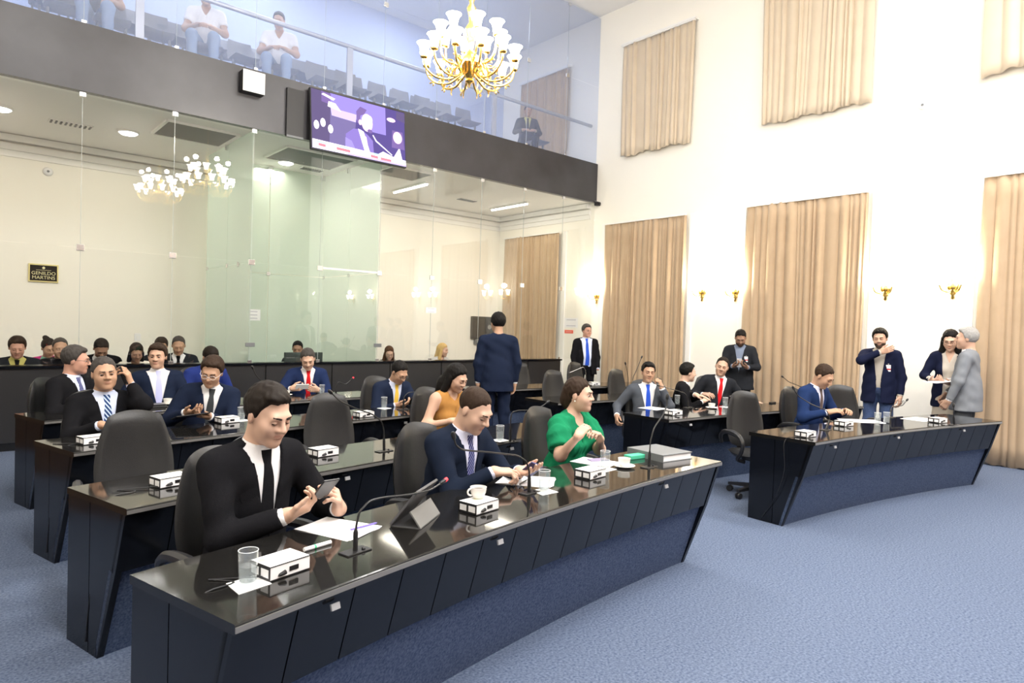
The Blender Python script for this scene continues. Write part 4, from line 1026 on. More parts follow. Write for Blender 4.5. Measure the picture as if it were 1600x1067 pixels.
    if outfit.get('bare'): bt = bt[:3]+[cone(TP(-.15, -.012, .420), TP(.15, -.012, .420), .058, .058), cone(TP(0, -.02, .478), TP(.135, -.015, .443), .036, .050), cone(TP(0, -.02, .478), TP(-.135, -.015, .443), .036, .050), ello(TP(0, .0, .36), (.16*tw, .095, .10), Rt)]
    D = field(bt+bare, ax, .05)
    D = field(bleg+[cone(kn[q][2], kn[q][3], .034, .026) for q in (1, -1)], ax, .03, D)
    D = field([neck], ax, .05, D)
    sl = []
    for i in range(3): sl.append(slice(np.searchsorted(ax[i], C[i]-.17), np.searchsorted(ax[i], C[i]+.17)))
    gx = (ax[0][sl[0]]-C[0])[:, None, None]; gy = (ax[1][sl[1]]-C[1])[None, :, None]; gz = (ax[2][sl[2]]-C[2])[None, None, :]
    hx = (gx*Rh[0, 0]+gy*Rh[1, 0]+gz*Rh[2, 0]).astype(F32); hy_ = (gx*Rh[0, 1]+gy*Rh[1, 1]+gz*Rh[2, 1]).astype(F32); hz = (gx*Rh[0, 2]+gy*Rh[1, 2]+gz*Rh[2, 2]).astype(F32)
    DH = head_field(hx, hy_, hz, hp)
    B = D[sl[0], sl[1], sl[2]]; D[sl[0], sl[1], sl[2]] = smin(B, DH, .02)
    V, Q = nets(D, ax)
    Vs = [V]; Qs = [Q]; nb = len(V)
    # lips by place on the face
    fc = V[Q].mean(1); hc = (fc-C) @ Rh
    mi = np.zeros(len(Q), int)
    lipd = np.minimum(hp[2][0].f(hc[:, 0], hc[:, 1], hc[:, 2]), hp[2][1].f(hc[:, 0], hc[:, 1], hc[:, 2]))
    mi[(lipd < .0012) & (hc[:, 1] > .085)] = 1
    MIs = [mi]
    # hands
    if not hide_hands:
        for sd in (1, -1):
            S, E, W, f, n, A = arms[sd]
            if A.get('hide'): continue
            hpz = hand_prims(W, f, n, sd, A.get('curl', 35), A.get('spread', .4), A.get('thumb', 30), .92 if fem else 1.0, unit_(W-E))
            l_ = np.min([p[0].lo for p in hpz], 0)-.012; h_ = np.max([p[0].hi for p in hpz], 0)+.012; g = (.0042, .0052, .0075)[lod]
            axh = [np.arange(l_[i], h_[i]+g, g) for i in range(3)]
            Vh, Qh = nets(field(hpz, axh, .008, pad=.02), axh)
            Qs.append(Qh+nb); Vs.append(Vh); nb += len(Vh); MIs.append(np.zeros(len(Qh), int))
    # eyes
    if lod < 2 or True:
        for sd in (1, -1):
            ce = np.array([sd*.0315, .0785, .0045]); r = .0148
            gz_ = unit_((0, 1, -.45 if eyes_down else 0)); vv = []; qq = []; mm = []; n1, n2 = 12, 8
            for j in range(n2+1):
                for i in range(n1):
                    th = PI*j/n2; ph = 2*PI*i/n1; vv.append(ce+r*np.array([math.sin(th)*math.cos(ph), math.cos(th), math.sin(th)*math.sin(ph)]))
            for j in range(n2):
                for i in range(n1):
                    q = (j*n1+i, j*n1+(i+1) % n1, (j+1)*n1+(i+1) % n1, (j+1)*n1+i); qq.append(q)
                    d = unit_(np.mean([vv[k] for k in q], 0)-ce)
                    lid = -.12 if eyes_down else .22
                    mm.append(0 if (d[2] > lid or d[2] < -.42 or abs(d[0]) > .80) else (3 if (d @ gz_ > .84 or eyes_down) else 2))
            vv = np.array(vv) @ Rh.T+C; Vs.append(vv); Qs.append(np.array(qq)+nb); nb += len(vv); MIs.append(np.array(mm))
    mesh_obj('body', np.concatenate(Vs), np.concatenate(Qs), skin_mats(skin), root, np.concatenate(MIs))
    # ---- hair on the head grid
    style, hcname = hair; hm = hair_mat(hcname, HAIR[hcname]); axh = [ax[i][sl[i]] for i in range(3)]
    vol = dict(short=.007, buzz=.003, full=.016, bald=.004, receding=.006, long=.012, bun=.009, side=.012).get(style, .008)
    De = ello((0, -.020, .040), (.0775*(.95 if fem else 1)+vol, .099+vol*.6, .088+vol*1.1)).f(hx, hy_, hz)
    tuft = (.0022 if style != 'buzz' else .0008)*np.sin(hx*150+np.sin(hy_*90)*2)*np.sin(hz*110+hy_*60)
    if style == 'receding': hl = np.interp(hy_, [-.12, -.03, -.005, .015, .03, .055, .09], [-.075, -.062, -.03, .005, .060, .100, .122])
    elif fem: hl = np.interp(hy_, [-.12, -.04, -.005, .02, .045, .075, .10], [-.12, -.10, -.055, -.02, .045, .080, .098])
    else: hl = np.interp(hy_, [-.12, -.03, -.005, .018, .032, .06, .10], [-.078, -.066, -.03, -.004, .045, .080, .100])
    hl = hl+(.005*np.sin(hx*120+2)+.003*np.sin(hx*290+hy_*180))          # uneven hairline
    De = De+vol*.95*np.clip(1-(hz-hl)/.035, 0, 1)**2          # the hair thins out towards the hairline
    Dh = np.maximum(De+tuft, (hl-hz)*.75)
    if style in ('full', 'side'): Dh = smin(Dh, ello((.012 if style == 'side' else 0, .038, .100), (.056, .040, .024)).f(hx, hy_, hz)+tuft, .015)
    if beard:
        zb = np.interp(hy_, [-.01, .02, .05, .085, .12], [.0, -.035, -.052, -.046, -.046]); Df = head_field(hx, hy_, hz, (hp[0], [], hp[2], [], hp[4], hp[5]))-.0028
        Db = np.maximum(Df, np.maximum(hz-zb, .0-hy_)); Db = np.maximum(Db, -(np.minimum(hp[2][0].f(hx, hy_, hz), hp[2][1].f(hx, hy_, hz))-.003)); Db = np.maximum(Db, -.115-hz)
        if beard == 'moustache': Db = np.maximum(Db, np.maximum(-.052-hz, np.abs(hx)-.03))
        Vb, Qb = nets(Db, axh)
        if len(Qb): mesh_obj('beard', Vb, Qb, [hair_mat('stubble', (.050, .034, .026)) if beard != 'moustache' else hair_mat('grey', HAIR['grey'])], root)
    for sd in (1, -1):
        Dh = np.minimum(Dh, np.maximum(cone((sd*.015, .0995, .0260), (sd*.048, .0875, .0310), .0052, .0036).f(hx, hy_, hz), -1))
    Vh, Qh = nets(Dh.astype(F32), axh)
    hv = [Vh]; hq = [Qh]
    if extra_hair:
        ep = [(cone(C+Rh @ np.array(a), C+Rh @ np.array(b), ra, rb), .03) for a, b, ra, rb in extra_hair]
        l_ = np.min([p[0].lo for p in ep], 0)-.02; h_ = np.max([p[0].hi for p in ep], 0)+.02; g = fine*1.6; ae = [np.arange(l_[i], h_[i]+g, g) for i in range(3)]
        De2 = field(ep, ae, .03, pad=.03); XX = ae[0][:, None, None]; YY = ae[1][None, :, None]; ZZ = ae[2][None, None, :]
        De2 = De2+.0025*np.sin(XX*170+np.sin(ZZ*25)*2)*np.sin(YY*150+1)
        Ve, Qe = nets(De2.astype(F32), ae); hq.append(Qe+len(Vh)); hv.append(Ve)
    if style != 'none': mesh_obj('hair', np.concatenate(hv), np.concatenate(hq), [hm], root)
    def hw(p): return Vector(C+Rh @ np.array(p))
    if glasses:
        g = MB()
        for sd in (1, -1):
            g.tube([hw((sd*.033+.024*math.cos(a), .108-.004*abs(math.cos(a)), .002+.017*math.sin(a))) for a in [2*PI*k/14 for k in range(15)]], .0017, 5, cap=False)
            g.tube([hw((sd*.056, .105, .006)), hw((sd*.075, .07, .008)), hw((sd*.082, .0, .006))], .0018, 5)
        g.tube([hw((-.010, .112, .006)), hw((.010, .112, .006))], .0018, 5)
        g.build('glasses', glasses, root, smooth=True)
    # ---- clothes
    lo2, hi2 = lo.copy(), hi.copy(); axc = [axis(lo2[i], hi2[i], crs, N[i]-.12, N[i]+.12, crs*.58) for i in range(3)]
    XX = axc[0][:, None, None]; YY = axc[1][None, :, None]; ZZ = axc[2][None, None, :]
    tx = (XX-H[0])*Rt[0, 0]+(YY-H[1])*Rt[1, 0]+(ZZ-H[2])*Rt[2, 0]; ty = (XX-H[0])*Rt[0, 1]+(YY-H[1])*Rt[1, 1]+(ZZ-H[2])*Rt[2, 1]; tz = (XX-H[0])*Rt[0, 2]+(YY-H[1])*Rt[1, 2]+(ZZ-H[2])*Rt[2, 2]
    tx = tx/tw
    DT = field(torso, axc, KT)
    neckcut = cone(N-Rn @ np.array([0, 0, .02]), N+Rn @ np.array([0, .02, .2]), .054, .078)
    kind = outfit['kind']
    def march(x, z, prims, off, inset=None):      # front surface of the torso, in the torso frame
        P0 = np.array([H+Rt @ np.array([a*tw, .42, b]) for a, b in zip(x, z)]); dr = -Rt[:, 1]; t = np.zeros(len(P0))
        for _ in range(28):
            Pq = P0+t[:, None]*dr; d = pts_field(prims, Pq, KT)
            if inset is not None: d = smin(d+.013, inset.f(Pq[:, 0], Pq[:, 1], Pq[:, 2]), .02)      # shirt front and collar stand
            t += np.maximum(.0003, d*.9)*(t < .6)
        return P0+(t-off)[:, None]*dr
    def strip(rows, m, name, prims, off, th=.004, inset=None):
        """rows: list of (z, [x...]) laid on the torso front"""
        k = len(rows[0][1]); xs_ = [x for z, r in rows for x in r]; zs_ = [z for z, r in rows for x in r]
        A = march(xs_, zs_, prims, off, inset); Bk = A-Rt[:, 1]*(th+.004); vs = [Vector(p) for p in A]+[Vector(p) for p in Bk]; fs = []; n = len(rows); o = n*k
        for i in range(n-1):
            for j in range(k-1): a = i*k+j; fs += [(a, a+1, a+k+1, a+k), (o+a+k, o+a+k+1, o+a+1, o+a)]
        for i in range(n-1):
            a = i*k; fs.append((a, a+k, o+a+k, o+a)); a = i*k+k-1; fs.append((a, o+a, o+a+k, a+k))
        for j in range(k-1): fs.append((j, o+j, o+j+1, j+1)); a = (n-1)*k+j; fs.append((a, a+1, o+a+1, o+a))
        MB().add(vs, fs).build(name, m, root, smooth=50)
    if kind in ('suit', 'blazer'):
        jm = outfit['jacket']; wt = outfit.get('vw', .072); vb = outfit.get('vb', .09); open_ = outfit.get('open', 0)
        sk = []
        if not sit: sk = [(lambda q: Prim((lambda x, y, z: q.f(x, y*1.32, z)), q.lo, q.hi))(cone(H+np.array([0, 0, .10]), H+np.array([0, 0, -.20]),   .190*tw+.03*fx, .212*tw+.035*fx, flat=True))]
        zb = (H[2]-.115 if sit else H[2]-.19)
        DJ = field(sk, axc, .045, DT.copy())
        DJ = np.maximum(DJ, zb-ZZ+(np.maximum(0, ty-.10)*1.2 if sit else 0))
        DJ = np.maximum(DJ, -neckcut.f(XX, YY, ZZ))
        wv = np.interp(tz, [-.30, vb-.001, vb+.001, .46, .5], [open_*.10, open_*.075 if open_ else -.02, open_*.075 if open_ else 0, wt, wt+.015]) if open_ else np.interp(tz, [vb-.02, vb, .46, .5], [-.03, 0, wt, wt+.015])
        DJ = np.maximum(DJ, -np.maximum(np.abs(tx)-wv, -(ty-.015)))
        DJ = field(sleeve, axc, .03, DJ)
        wr = .0035*np.sin(tz*46+tx*24)*np.sin(ty*30+1.3); DJ = DJ+wr
        Vj, Qj = nets(DJ.astype(F32), axc); mesh_obj('jacket', Vj, Qj, [jm], root)
        if not outfit.get('nolapel'):
            zz = np.linspace(.455, vb+.015, 12); lw = np.interp(zz, [vb, .30, .365, .385, .455], [.012, .070, .082, .052, .040]); wz = np.interp(zz, [vb, .46], [.002+open_*.075, wt])
            for sd in (1, -1): strip([(z, [sd*(w-.004), sd*(w+l*.5), sd*(w+l)]) for z, w, l in zip(zz, wz, lw)], jm, 'lapel', torso, .006)
        # shirt with collar and cuffs
        sm_ = outfit['shirt']; DS = field([cone(N-Rn @ np.array([0, .0, .035]), N+Rn @ np.array([0, .012, .040]), .070 if not fem else .058, .062+.006*fat if not fem else .05, flat=True)], axc, .03, DT+.013)
        DS = np.maximum(DS, H[2]-.06-ZZ)
        for q in cuffs: DS = np.minimum(DS, q.f(XX, YY, ZZ))
        if outfit.get('vneck'): DS = np.maximum(DS, -np.maximum(np.abs(tx)-np.interp(tz, [.36, .48], [0, .05]), -ty))
        Vj, Qj = nets(DS.astype(F32), axc); mesh_obj('shirt', Vj, Qj, [sm_], root)
        crn = cone(N-Rn @ np.array([0, .0, .035]), N+Rn @ np.array([0, .012, .040]), .070, .062+.006*fat)
        if kind == 'suit' and not fem:      # collar leaves
            for sd in (1, -1): strip([(z, [sd*a, sd*b]) for z, a, b in ((.520, .010, .046), (.498, .007, .058), (.478, .010, .062), (.455, .018, .054), (.432, .034, .040))], sm_, 'collar', torso, .007, inset=crn)
        if outfit.get('tie') is not None:
            zz = np.linspace(.500, max(.02, vb-.10) if not open_ else -.02, 18); hw_ = np.interp(zz, [0, .38, .445, .450, .50], [.040, .026, .017, .021, .026])
            strip([(z, [-h, -h*.3, h*.3, h]) for z, h in zip(zz, hw_)], outfit['tie'], 'tie', torso, .010, inset=crn)
        tm = outfit.get('trousers', jm)
    elif kind in ('blouse', 'polo', 'tee'):
        top = outfit['top']; slv = []
        if outfit.get('sleeve', 1):
            for sd in (1, -1):
                S, E, W, f, n, A = arms[sd]; q = outfit.get('sleeve', .55); e = S+(E-S)*q
                if outfit.get('puff'): slv += [ello(S+(E-S)*.45, (.085, .085, .11), None), cone(S, e, .078, .080, flat=True)]
                else: slv += [cone(S, e, .070*(.9 if fem else 1), .064*(.9 if fem else 1), flat=True)]
        sk = [] if sit else [ello(H+np.array([0, 0, -.05]), (.185*tw, .135, .18))]
        if outfit.get('loose'): sk += [ello(TP(0, .02, .06), (.20*tw, .15, .20), Rt)]
        DJ = field(slv+sk, axc, .04, DT+.004)
        DJ = np.maximum(DJ, -neckcut.f(XX, YY, ZZ))
        DJ = np.maximum(DJ, -np.maximum(np.abs(tx)-np.interp(tz, [outfit.get('vd', .38), .48], [0, outfit.get('vw', .055)]), -(ty-.0)))
        if not outfit.get('sleeve', 1): DJ = np.maximum(DJ, np.abs(tx)*tw-np.interp(tz, [.30, .36, .47], [.30, .172, .150]))
        DJ = np.maximum(DJ, (H[2]-.10 if sit else H[2]-.10)-ZZ)
        DJ = DJ+(.006 if outfit.get('puff') else .003)*np.sin(tz*50+tx*60)*np.sin(tx*70+ty*40)
        Vj, Qj = nets(DJ.astype(F32), axc); mesh_obj('blouse' if fem else 'shirt', Vj, Qj, [top], root)
        if kind == 'polo':
            DS = cone(N-Rn @ np.array([0, .0, .03]), N+Rn @ np.array([0, .012, .030]), .074, .066, flat=True).f(XX, YY, ZZ); DS = np.maximum(DS, -np.maximum(np.abs(tx)-np.interp(tz, [.40, .5], [0, .05]), -ty)); Vj, Qj = nets(DS.astype(F32), axc); mesh_obj('collar', Vj, Qj, [top], root)
        tm = outfit.get('trousers', cloth('dark_trousers', (.02, .02, .025)))
    if legs:
        lp = list(leg)
        if outfit.get('skirt'): 
            lp = [cone(H+np.array([0, 0, -.02]), H+np.array([0, .01, -.44]), .175, .165, flat=True)]
            lp = [Prim((lambda x, y, z, q=lp[0]: q.f(x, y*1.25, z)), lp[0].lo, lp[0].hi)]
        DL = field(lp+[ello(H+np.array([0, -.005, 0]), (.165*tw+.03*fx, .122+.03*fx, .13))], axc, .03)
        DL = np.maximum(DL, .075-ZZ); DL = np.maximum(DL, ZZ-(H[2]+.10)); DL = DL+.003*np.sin(ZZ*38+XX*30)
        Vj, Qj = nets(DL.astype(F32), axc); mesh_obj('skirt' if outfit.get('skirt') else 'trousers', Vj, Qj, [tm], root)
        DF = field(shoe, axc, .03); DF = np.maximum(DF, -ZZ); Vj, Qj = nets(DF.astype(F32), axc)
        if len(Qj): mesh_obj('shoes', Vj, Qj, [mat('shoe_leather', (.012, .010, .010), .3)], root)
    return dict(root=root, M=MW, C=C, H=H, arms=arms, Rh=Rh, s=s, TP=TP, Rt=Rt, plane=plane_pt, loc=loc, heading=heading, march=march, torso=torso)

def facing(X): return PI+(XC-X)/RAD
WHITE_SHIRT = cloth('white_shirt', (.80, .80, .82)); BLUE_SHIRT = cloth('pale_blue_shirt', (.62, .68, .86)); LILAC_SHIRT = cloth('pale_lilac_shirt', (.66, .68, .84))
J_BLACK = cloth('black_suit', (.010, .010, .012)); J_NAVY = cloth('navy_suit', (.012, .018, .040)); J_NAVY2 = cloth('navy_suit_bright', (.016, .028, .085)); J_INK = cloth('ink_suit', (.010, .015, .030)); J_ROYAL = cloth('royal_blue_suit', (.020, .035, .17))
J_GREY = cloth('grey_suit', (.085, .095, .115)); J_LGREY = cloth('light_grey_suit', (.21, .225, .25)); J_CHAR = cloth('charcoal_suit', (.020, .022, .027)); J_BLUE = cloth('blue_suit', (.014, .030, .095)); J_DNAVY = cloth('navy_blazer', (.010, .013, .035))
T_BLACK = cloth('black_tie', (.010, .010, .012)); T_RED = cloth('red_tie', (.55, .015, .02)); T_BLUE = cloth('blue_tie', (.03, .09, .55)); T_YEL = cloth('yellow_tie', (.80, .52, .08)); T_LIL = cloth('lilac_tie', (.50, .52, .80)); T_GREY = cloth('grey_tie', (.045, .05, .055)); T_BROWN = cloth('brown_tie', (.14, .10, .09))
T_STR = cloth('striped_navy_tie', (.02, .025, .12), wave=(22, (0, RAD_(35), 0), (.42, .45, .70), .86)); T_STR2 = cloth('striped_blue_tie', (.02, .05, .16), wave=(14, (0, RAD_(-35), 0), (.55, .65, .80), .62))
def suit(j, s=WHITE_SHIRT, t=None, **k): return dict(kind='suit', jacket=j, shirt=s, tie=t, **k)
M_PHONE = mat('phone_black', (.012, .012, .014), .25); M_PHONEW = mat('phone_white', (.75, .75, .77), .3)
def held(pr, q, d, size, rot, m, name, label, cat, screen=None):
    """a thing held by a person: pixel q on the person's plane y = d, turned by rot in person space"""
    p = pr['M'] @ Vector(pr['plane'](q, d)); t = thing(name, label, cat, p)
    t.rotation_euler = (Matrix.Rotation(pr['heading'], 4, 'Z') @ Euler(rot).to_matrix().to_4x4()).to_euler()
    a, b, c = size; MB().box(-a/2, a/2, -b/2, b/2, -c/2, c/2, bev=min(.003, c/3)).build('body', m, t)
    if screen: MB().box(-a/2+.004, a/2-.004, -b/2+.004, b/2-.004, c/2, c/2+.0006).build('screen', screen, t)
    return t
def sit_chair(pr, label, back=.06):
    l, h = pr['loc'], pr['heading']; return chair(l.x-math.sin(h)*back, l.y+math.cos(h)*back, h, label)
M_SCRLIT = mat('phone_screen', (.3, .3, .34), .2)
DESKH = .782

# ---------------------------------------------------------------- front row
p = person('young man in black suit and black tie looking at his phone, front row', (419, 648), Y=2.92, heading=facing(1.2)+.05, lean=9, head=(2, 20, 0), lod=0,
    R=dict(px=(447, 806), d=.33, f=(-.75, .55, .35), n=(-.35, .25, .9), curl=(48, 50, 52, 54), thumb=45), L=dict(px=(530, 795), d=.37, f=(.45, .35, .75), n=(.8, -.1, .45), curl=(40, 46, 50, 52), thumb=30),
    outfit=suit(J_BLACK, t=T_BLACK, vw=.072, vb=.05), hair=('side', 'dark'), skin='fair', seat_h=.47)
held(p, (508, 764), .45, (.074, .15, .009), (RAD_(42), 0, RAD_(-12)), M_PHONE, 'phone', 'black phone held by the young man in black suit', 'phone', M_SCRLIT)
sit_chair(p, 'black chair under the young man in black suit')
p = person('man in navy suit and striped tie tapping a phone, front row', (742, 641), Y=3.02, heading=facing(2.3)+.05, lean=16, head=(4, 30, 0), lod=0, fat=.7,
    R=dict(px=(772, 737), d=.42, f=(-.75, .65, .0), n=(-.3, .1, -.9), curl=(25, 45, 60, 65), thumb=40), L=dict(px=(812, 736), d=.46, f=(.2, .95, .15), n=(.3, -.1, .95), curl=(18, 20, 22, 24), thumb=35),
    outfit=suit(J_INK, LILAC_SHIRT, T_STR), hair=('buzz', 'brown'), skin='fair')
held(p, (829, 734), .54, (.076, .155, .009), (RAD_(38), RAD_(-22), RAD_(-35)), mat('phone_navy', (.05, .05, .16), .3), 'phone', 'dark blue phone in the hand of the striped-tie man', 'phone', mat('phone_screen_pink', (.65, .33, .36), .3))
sit_chair(p, 'black chair under the striped-tie man')
p = person('woman in green blouse with clasped hands, front row', (905, 617), Y=3.36, heading=facing(3.5)+.10, lean=12, head=(14, 2, 0), lod=0, fem=True, eyes_down=False,
    R=dict(px=(903, 682), d=.37, f=(-.70, .12, .62), n=(-.55, -.15, -.75), curl=(35, 38, 40, 42), pole=(.5, .2, -1)), L=dict(px=(938, 686), d=.37, f=(.72, .05, .62), n=(.55, -.15, -.75), curl=(45, 48, 50, 52), pole=(-.5, .2, -1)),
    outfit=dict(kind='blouse', top=cloth('green_satin', (.012, .20, .09)), sleeve=.80, puff=True, loose=True, bare=True, vd=.38, vw=.075), hair=('bun', 'brown'), skin='fair', fat=.3,
    extra_hair=[((0, -.06, .02), (0, -.10, -.05), .075, .05), ((0, -.08, -.04), (0, -.085, -.11), .055, .02)])
M_PEARL = mat('pearl', (.85, .82, .75), .2)
for sd in (1, -1): MB().sphere(Vector(p['C']+p['Rh'] @ np.array((sd*.080, -.004, -.040))), .006, 8, 6).build('earring', M_PEARL, p['root'])
sit_chair(p, 'black chair under the woman in green')
# ---------------------------------------------------------------- second row
p = person('dark-haired woman in mustard sleeveless top, second row', (714, 591), Y=4.98, heading=facing(3.7)+.05, lean=14, head=(6, 24, 0), lod=1, fem=True,
    outfit=dict(kind='blouse', top=cloth('mustard', (.43, .21, .06)), sleeve=0, bare=True, vd=.44, vw=.06), hair=('long', 'black'), skin='light', fat=.3,
    R=dict(w=(.16, .30, .80)), L=dict(w=(-.16, .30, .80)), extra_hair=[((.0, -.05, .04), (.02, -.10, -.12), .085, .07), ((.02, -.10, -.10), (.04, -.10, -.30), .07, .04), ((.06, -.02, .0), (.085, -.03, -.16), .035, .03), ((-.06, -.03, .0), (-.085, -.05, -.18), .035, .03)])
sit_chair(p, 'black chair under the woman in mustard top')
# ---------------------------------------------------------------- third row
p = person('grey-haired man in black suit holding a phone to his ear', (163, 584), Y=5.92, heading=facing(1.0)-.10, lean=6, head=(-6, 2, 4), lod=0, fat=.9, eyes_down=False,
    R=dict(px=(158, 664), d=.36, f=(-.7, .6, -.1), n=(0, 0, -1), curl=30), L=dict(px=(204, 601), d=.10, f=(.25, .1, .95), n=(.75, -.45, .1), curl=(35, 40, 45, 50), pole=(-.15, .8, -1)),
    outfit=suit(J_BLACK, BLUE_SHIRT, T_STR2), hair=('short', 'saltpepper'), skin='tan')
held(p, (192, 587), .085, (.012, .075, .15), (RAD_(10), RAD_(20), 0), M_PHONE, 'phone', 'black phone at the ear of the grey-haired man', 'phone')
sit_chair(p, 'black chair under the man with a phone at his ear')
p = person('man with white-rimmed glasses and navy suit reading a tablet', (331, 581), Y=6.08, heading=facing(1.95)-.35, lean=14, side=-6, head=(-22, 24, -8), lod=0, fat=.4,
    R=dict(px=(292, 644), d=.34, f=(-.5, .8, .1), n=(-.3, 0, .9), curl=30), L=dict(px=(326, 650), d=.36, f=(.75, .6, .1), n=(.2, .1, .95), curl=35),
    outfit=suit(J_NAVY, t=T_GREY), hair=('full', 'brown'), skin='tan', glasses=mat('white_frame', (.7, .7, .72), .3))
held(p, (298, 650), .44, (.26, .19, .010), (RAD_(14), RAD_(4), RAD_(10)), M_PHONE, 'tablet', 'black tablet held flat by the man with white-rimmed glasses', 'tablet')
sit_chair(p, 'black chair under the man reading a tablet')
p = person('man in dark suit and yellow tie bent over his phone', (624, 582), Y=6.30, heading=facing(3.5), lean=16, head=(4, 36, 0), lod=1,
    R=dict(px=(620, 633), d=.40, f=(-.7, .7, .1), n=(-.4, 0, .8), curl=40), L=dict(px=(652, 629), d=.42, f=(.5, .7, .2), n=(.5, 0, .8), curl=40),
    outfit=suit(J_NAVY, BLUE_SHIRT, T_YEL), hair=('short', 'black'), skin='tan', glasses=mat('thin_frame', (.05, .05, .05), .3))
held(p, (645, 626), .50, (.075, .15, .009), (RAD_(40), 0, RAD_(-10)), M_PHONE, 'phone', 'black phone held by the man in yellow tie', 'phone', M_SCRLIT)
sit_chair(p, 'black chair under the man in yellow tie')
# ---------------------------------------------------------------- rear row of the left block
p = person('grey-haired man with moustache in black suit, in profile', (119, 563), Y=7.38, heading=facing(1.0)+.55, lean=4, head=(24, 6, 0), lod=0, fat=.7, eyes_down=False, R=dict(w=(.18, .30, .84)), L=dict(w=(-.10, .34, .84)),
    outfit=suit(J_BLACK, BLUE_SHIRT, T_STR), hair=('full', 'saltpepper'), skin='red', beard='moustache', glasses=mat('thin_frame', (.05, .05, .05), .3))
sit_chair(p, 'black chair under the man with a moustache')
p = person('man with wavy dark hair, navy suit and lilac tie', (246, 557), Y=7.78, heading=facing(1.8)-.30, lean=-4, head=(-18, 4, 0), lod=0, eyes_down=False, R=dict(w=(.24, .22, .80)), L=dict(px=(276, 631), d=.30, f=(.2, .9, 0), n=(0, 0, -1)),
    outfit=suit(J_NAVY, t=T_LIL, vw=.095, vb=.06), hair=('full', 'brown'), skin='light', extra_hair=[((.07, -.02, .03), (.075, -.02, -.03), .022, .016), ((-.07, -.02, .03), (-.075, -.02, -.03), .022, .016), ((-.04, .05, .095), (.04, .05, .10), .028, .028), ((0, -.06, .08), (0, -.09, -.02), .05, .05)])
sit_chair(p, 'black chair under the man with wavy hair')
p = person('man in royal blue suit, mostly hidden behind the tablet reader', (329, 559), Y=8.25, heading=facing(2.3), lean=14, head=(0, 30, 0), lod=1, hide_hands=True, outfit=suit(J_ROYAL, t=T_GREY), hair=('short', 'dark'), skin='tan')
sit_chair(p, 'black chair under the man in royal blue suit')
p = person('man in blue suit and red tie using a white phone, rear row', (481, 561), Y=7.85, heading=facing(3.3)-.30, lean=12, head=(-10, 30, 4), lod=0,
    R=dict(px=(456, 607), d=.36, f=(-.8, .45, .1), n=(-.1, -.9, .3), curl=55), L=dict(px=(496, 609), d=.36, f=(.8, .4, .15), n=(.1, -.9, .3), curl=55),
    outfit=suit(J_NAVY2, t=T_RED), hair=('short', 'saltpepper'), skin='fair')
held(p, (472, 604), .42, (.15, .075, .009), (RAD_(55), 0, 0), M_PHONEW, 'phone', 'white phone held by the man in red tie and blue suit', 'phone')
sit_chair(p, 'black chair under the man in blue suit and red tie, rear row')
# ---------------------------------------------------------------- right block
p = person('man in grey suit and blue tie with a hand at his cheek', (1013, 582), Y=4.98, heading=facing(6.4)-.62, lean=-2, head=(2, 4, -4), lod=0, eyes_down=True,
    R=dict(px=(964, 650), d=.16, f=(.1, .6, -.6), n=(-.9, 0, -.2), curl=50), L=dict(px=(1034, 606), d=.20, f=(.35, .0, .95), n=(.7, -.5, .0), curl=(65, 70, 75, 80), pole=(-.45, .5, -1)),
    outfit=suit(J_GREY, t=T_BLUE, vw=.10, vb=.02), hair=('side', 'black'), skin='tan')
sit_chair(p, 'black chair under the grey-suited man with blue tie')
p = person('dark-haired man in black suit turned towards the red-tied man', (1075, 582), Y=5.02, heading=facing(7.1)+.75, lean=10, head=(22, 6, 0), lod=1, R=dict(w=(.14, .32, .82)), L=dict(px=(1108, 630), d=.38, f=(.2, .9, -.1), n=(0, 0, -1), curl=15), outfit=suit(J_BLACK, t=T_BLACK), hair=('full', 'black'), skin='fair', eyes_down=False)
sit_chair(p, 'black chair under the dark-haired man facing the red-tied man')
p = person('balding man in dark suit and red tie leaning towards his neighbour', (1128, 573), Y=4.95, heading=facing(7.8)-.45, lean=8, side=-8, head=(-24, 8, -12), lod=0, fat=.4,
    R=dict(w=(.22, .25, .82)), L=dict(px=(1173, 626), d=.30, f=(-.7, .7, -.1), n=(0, 0, -1), curl=8, spread=.8), outfit=suit(J_CHAR, t=T_RED), hair=('receding', 'dark'), skin='light')
sit_chair(p, 'black chair under the balding red-tied man')
p = person('man in bright blue suit looking down, right desk', (1287, 588), Y=3.34, heading=facing(7.3)+.05, lean=10, head=(4, 34, 0), lod=0, R=dict(w=(.15, .32, .80)), L=dict(w=(-.12, .36, .80)), outfit=suit(J_BLUE, LILAC_SHIRT, T_BROWN), hair=('short', 'brown'), skin='tan')
sit_chair(p, 'black chair under the man in bright blue suit')
chair(p['loc'].x+.82, p['loc'].y-.14, PI-.8, 'empty black chair right of the man in bright blue suit')
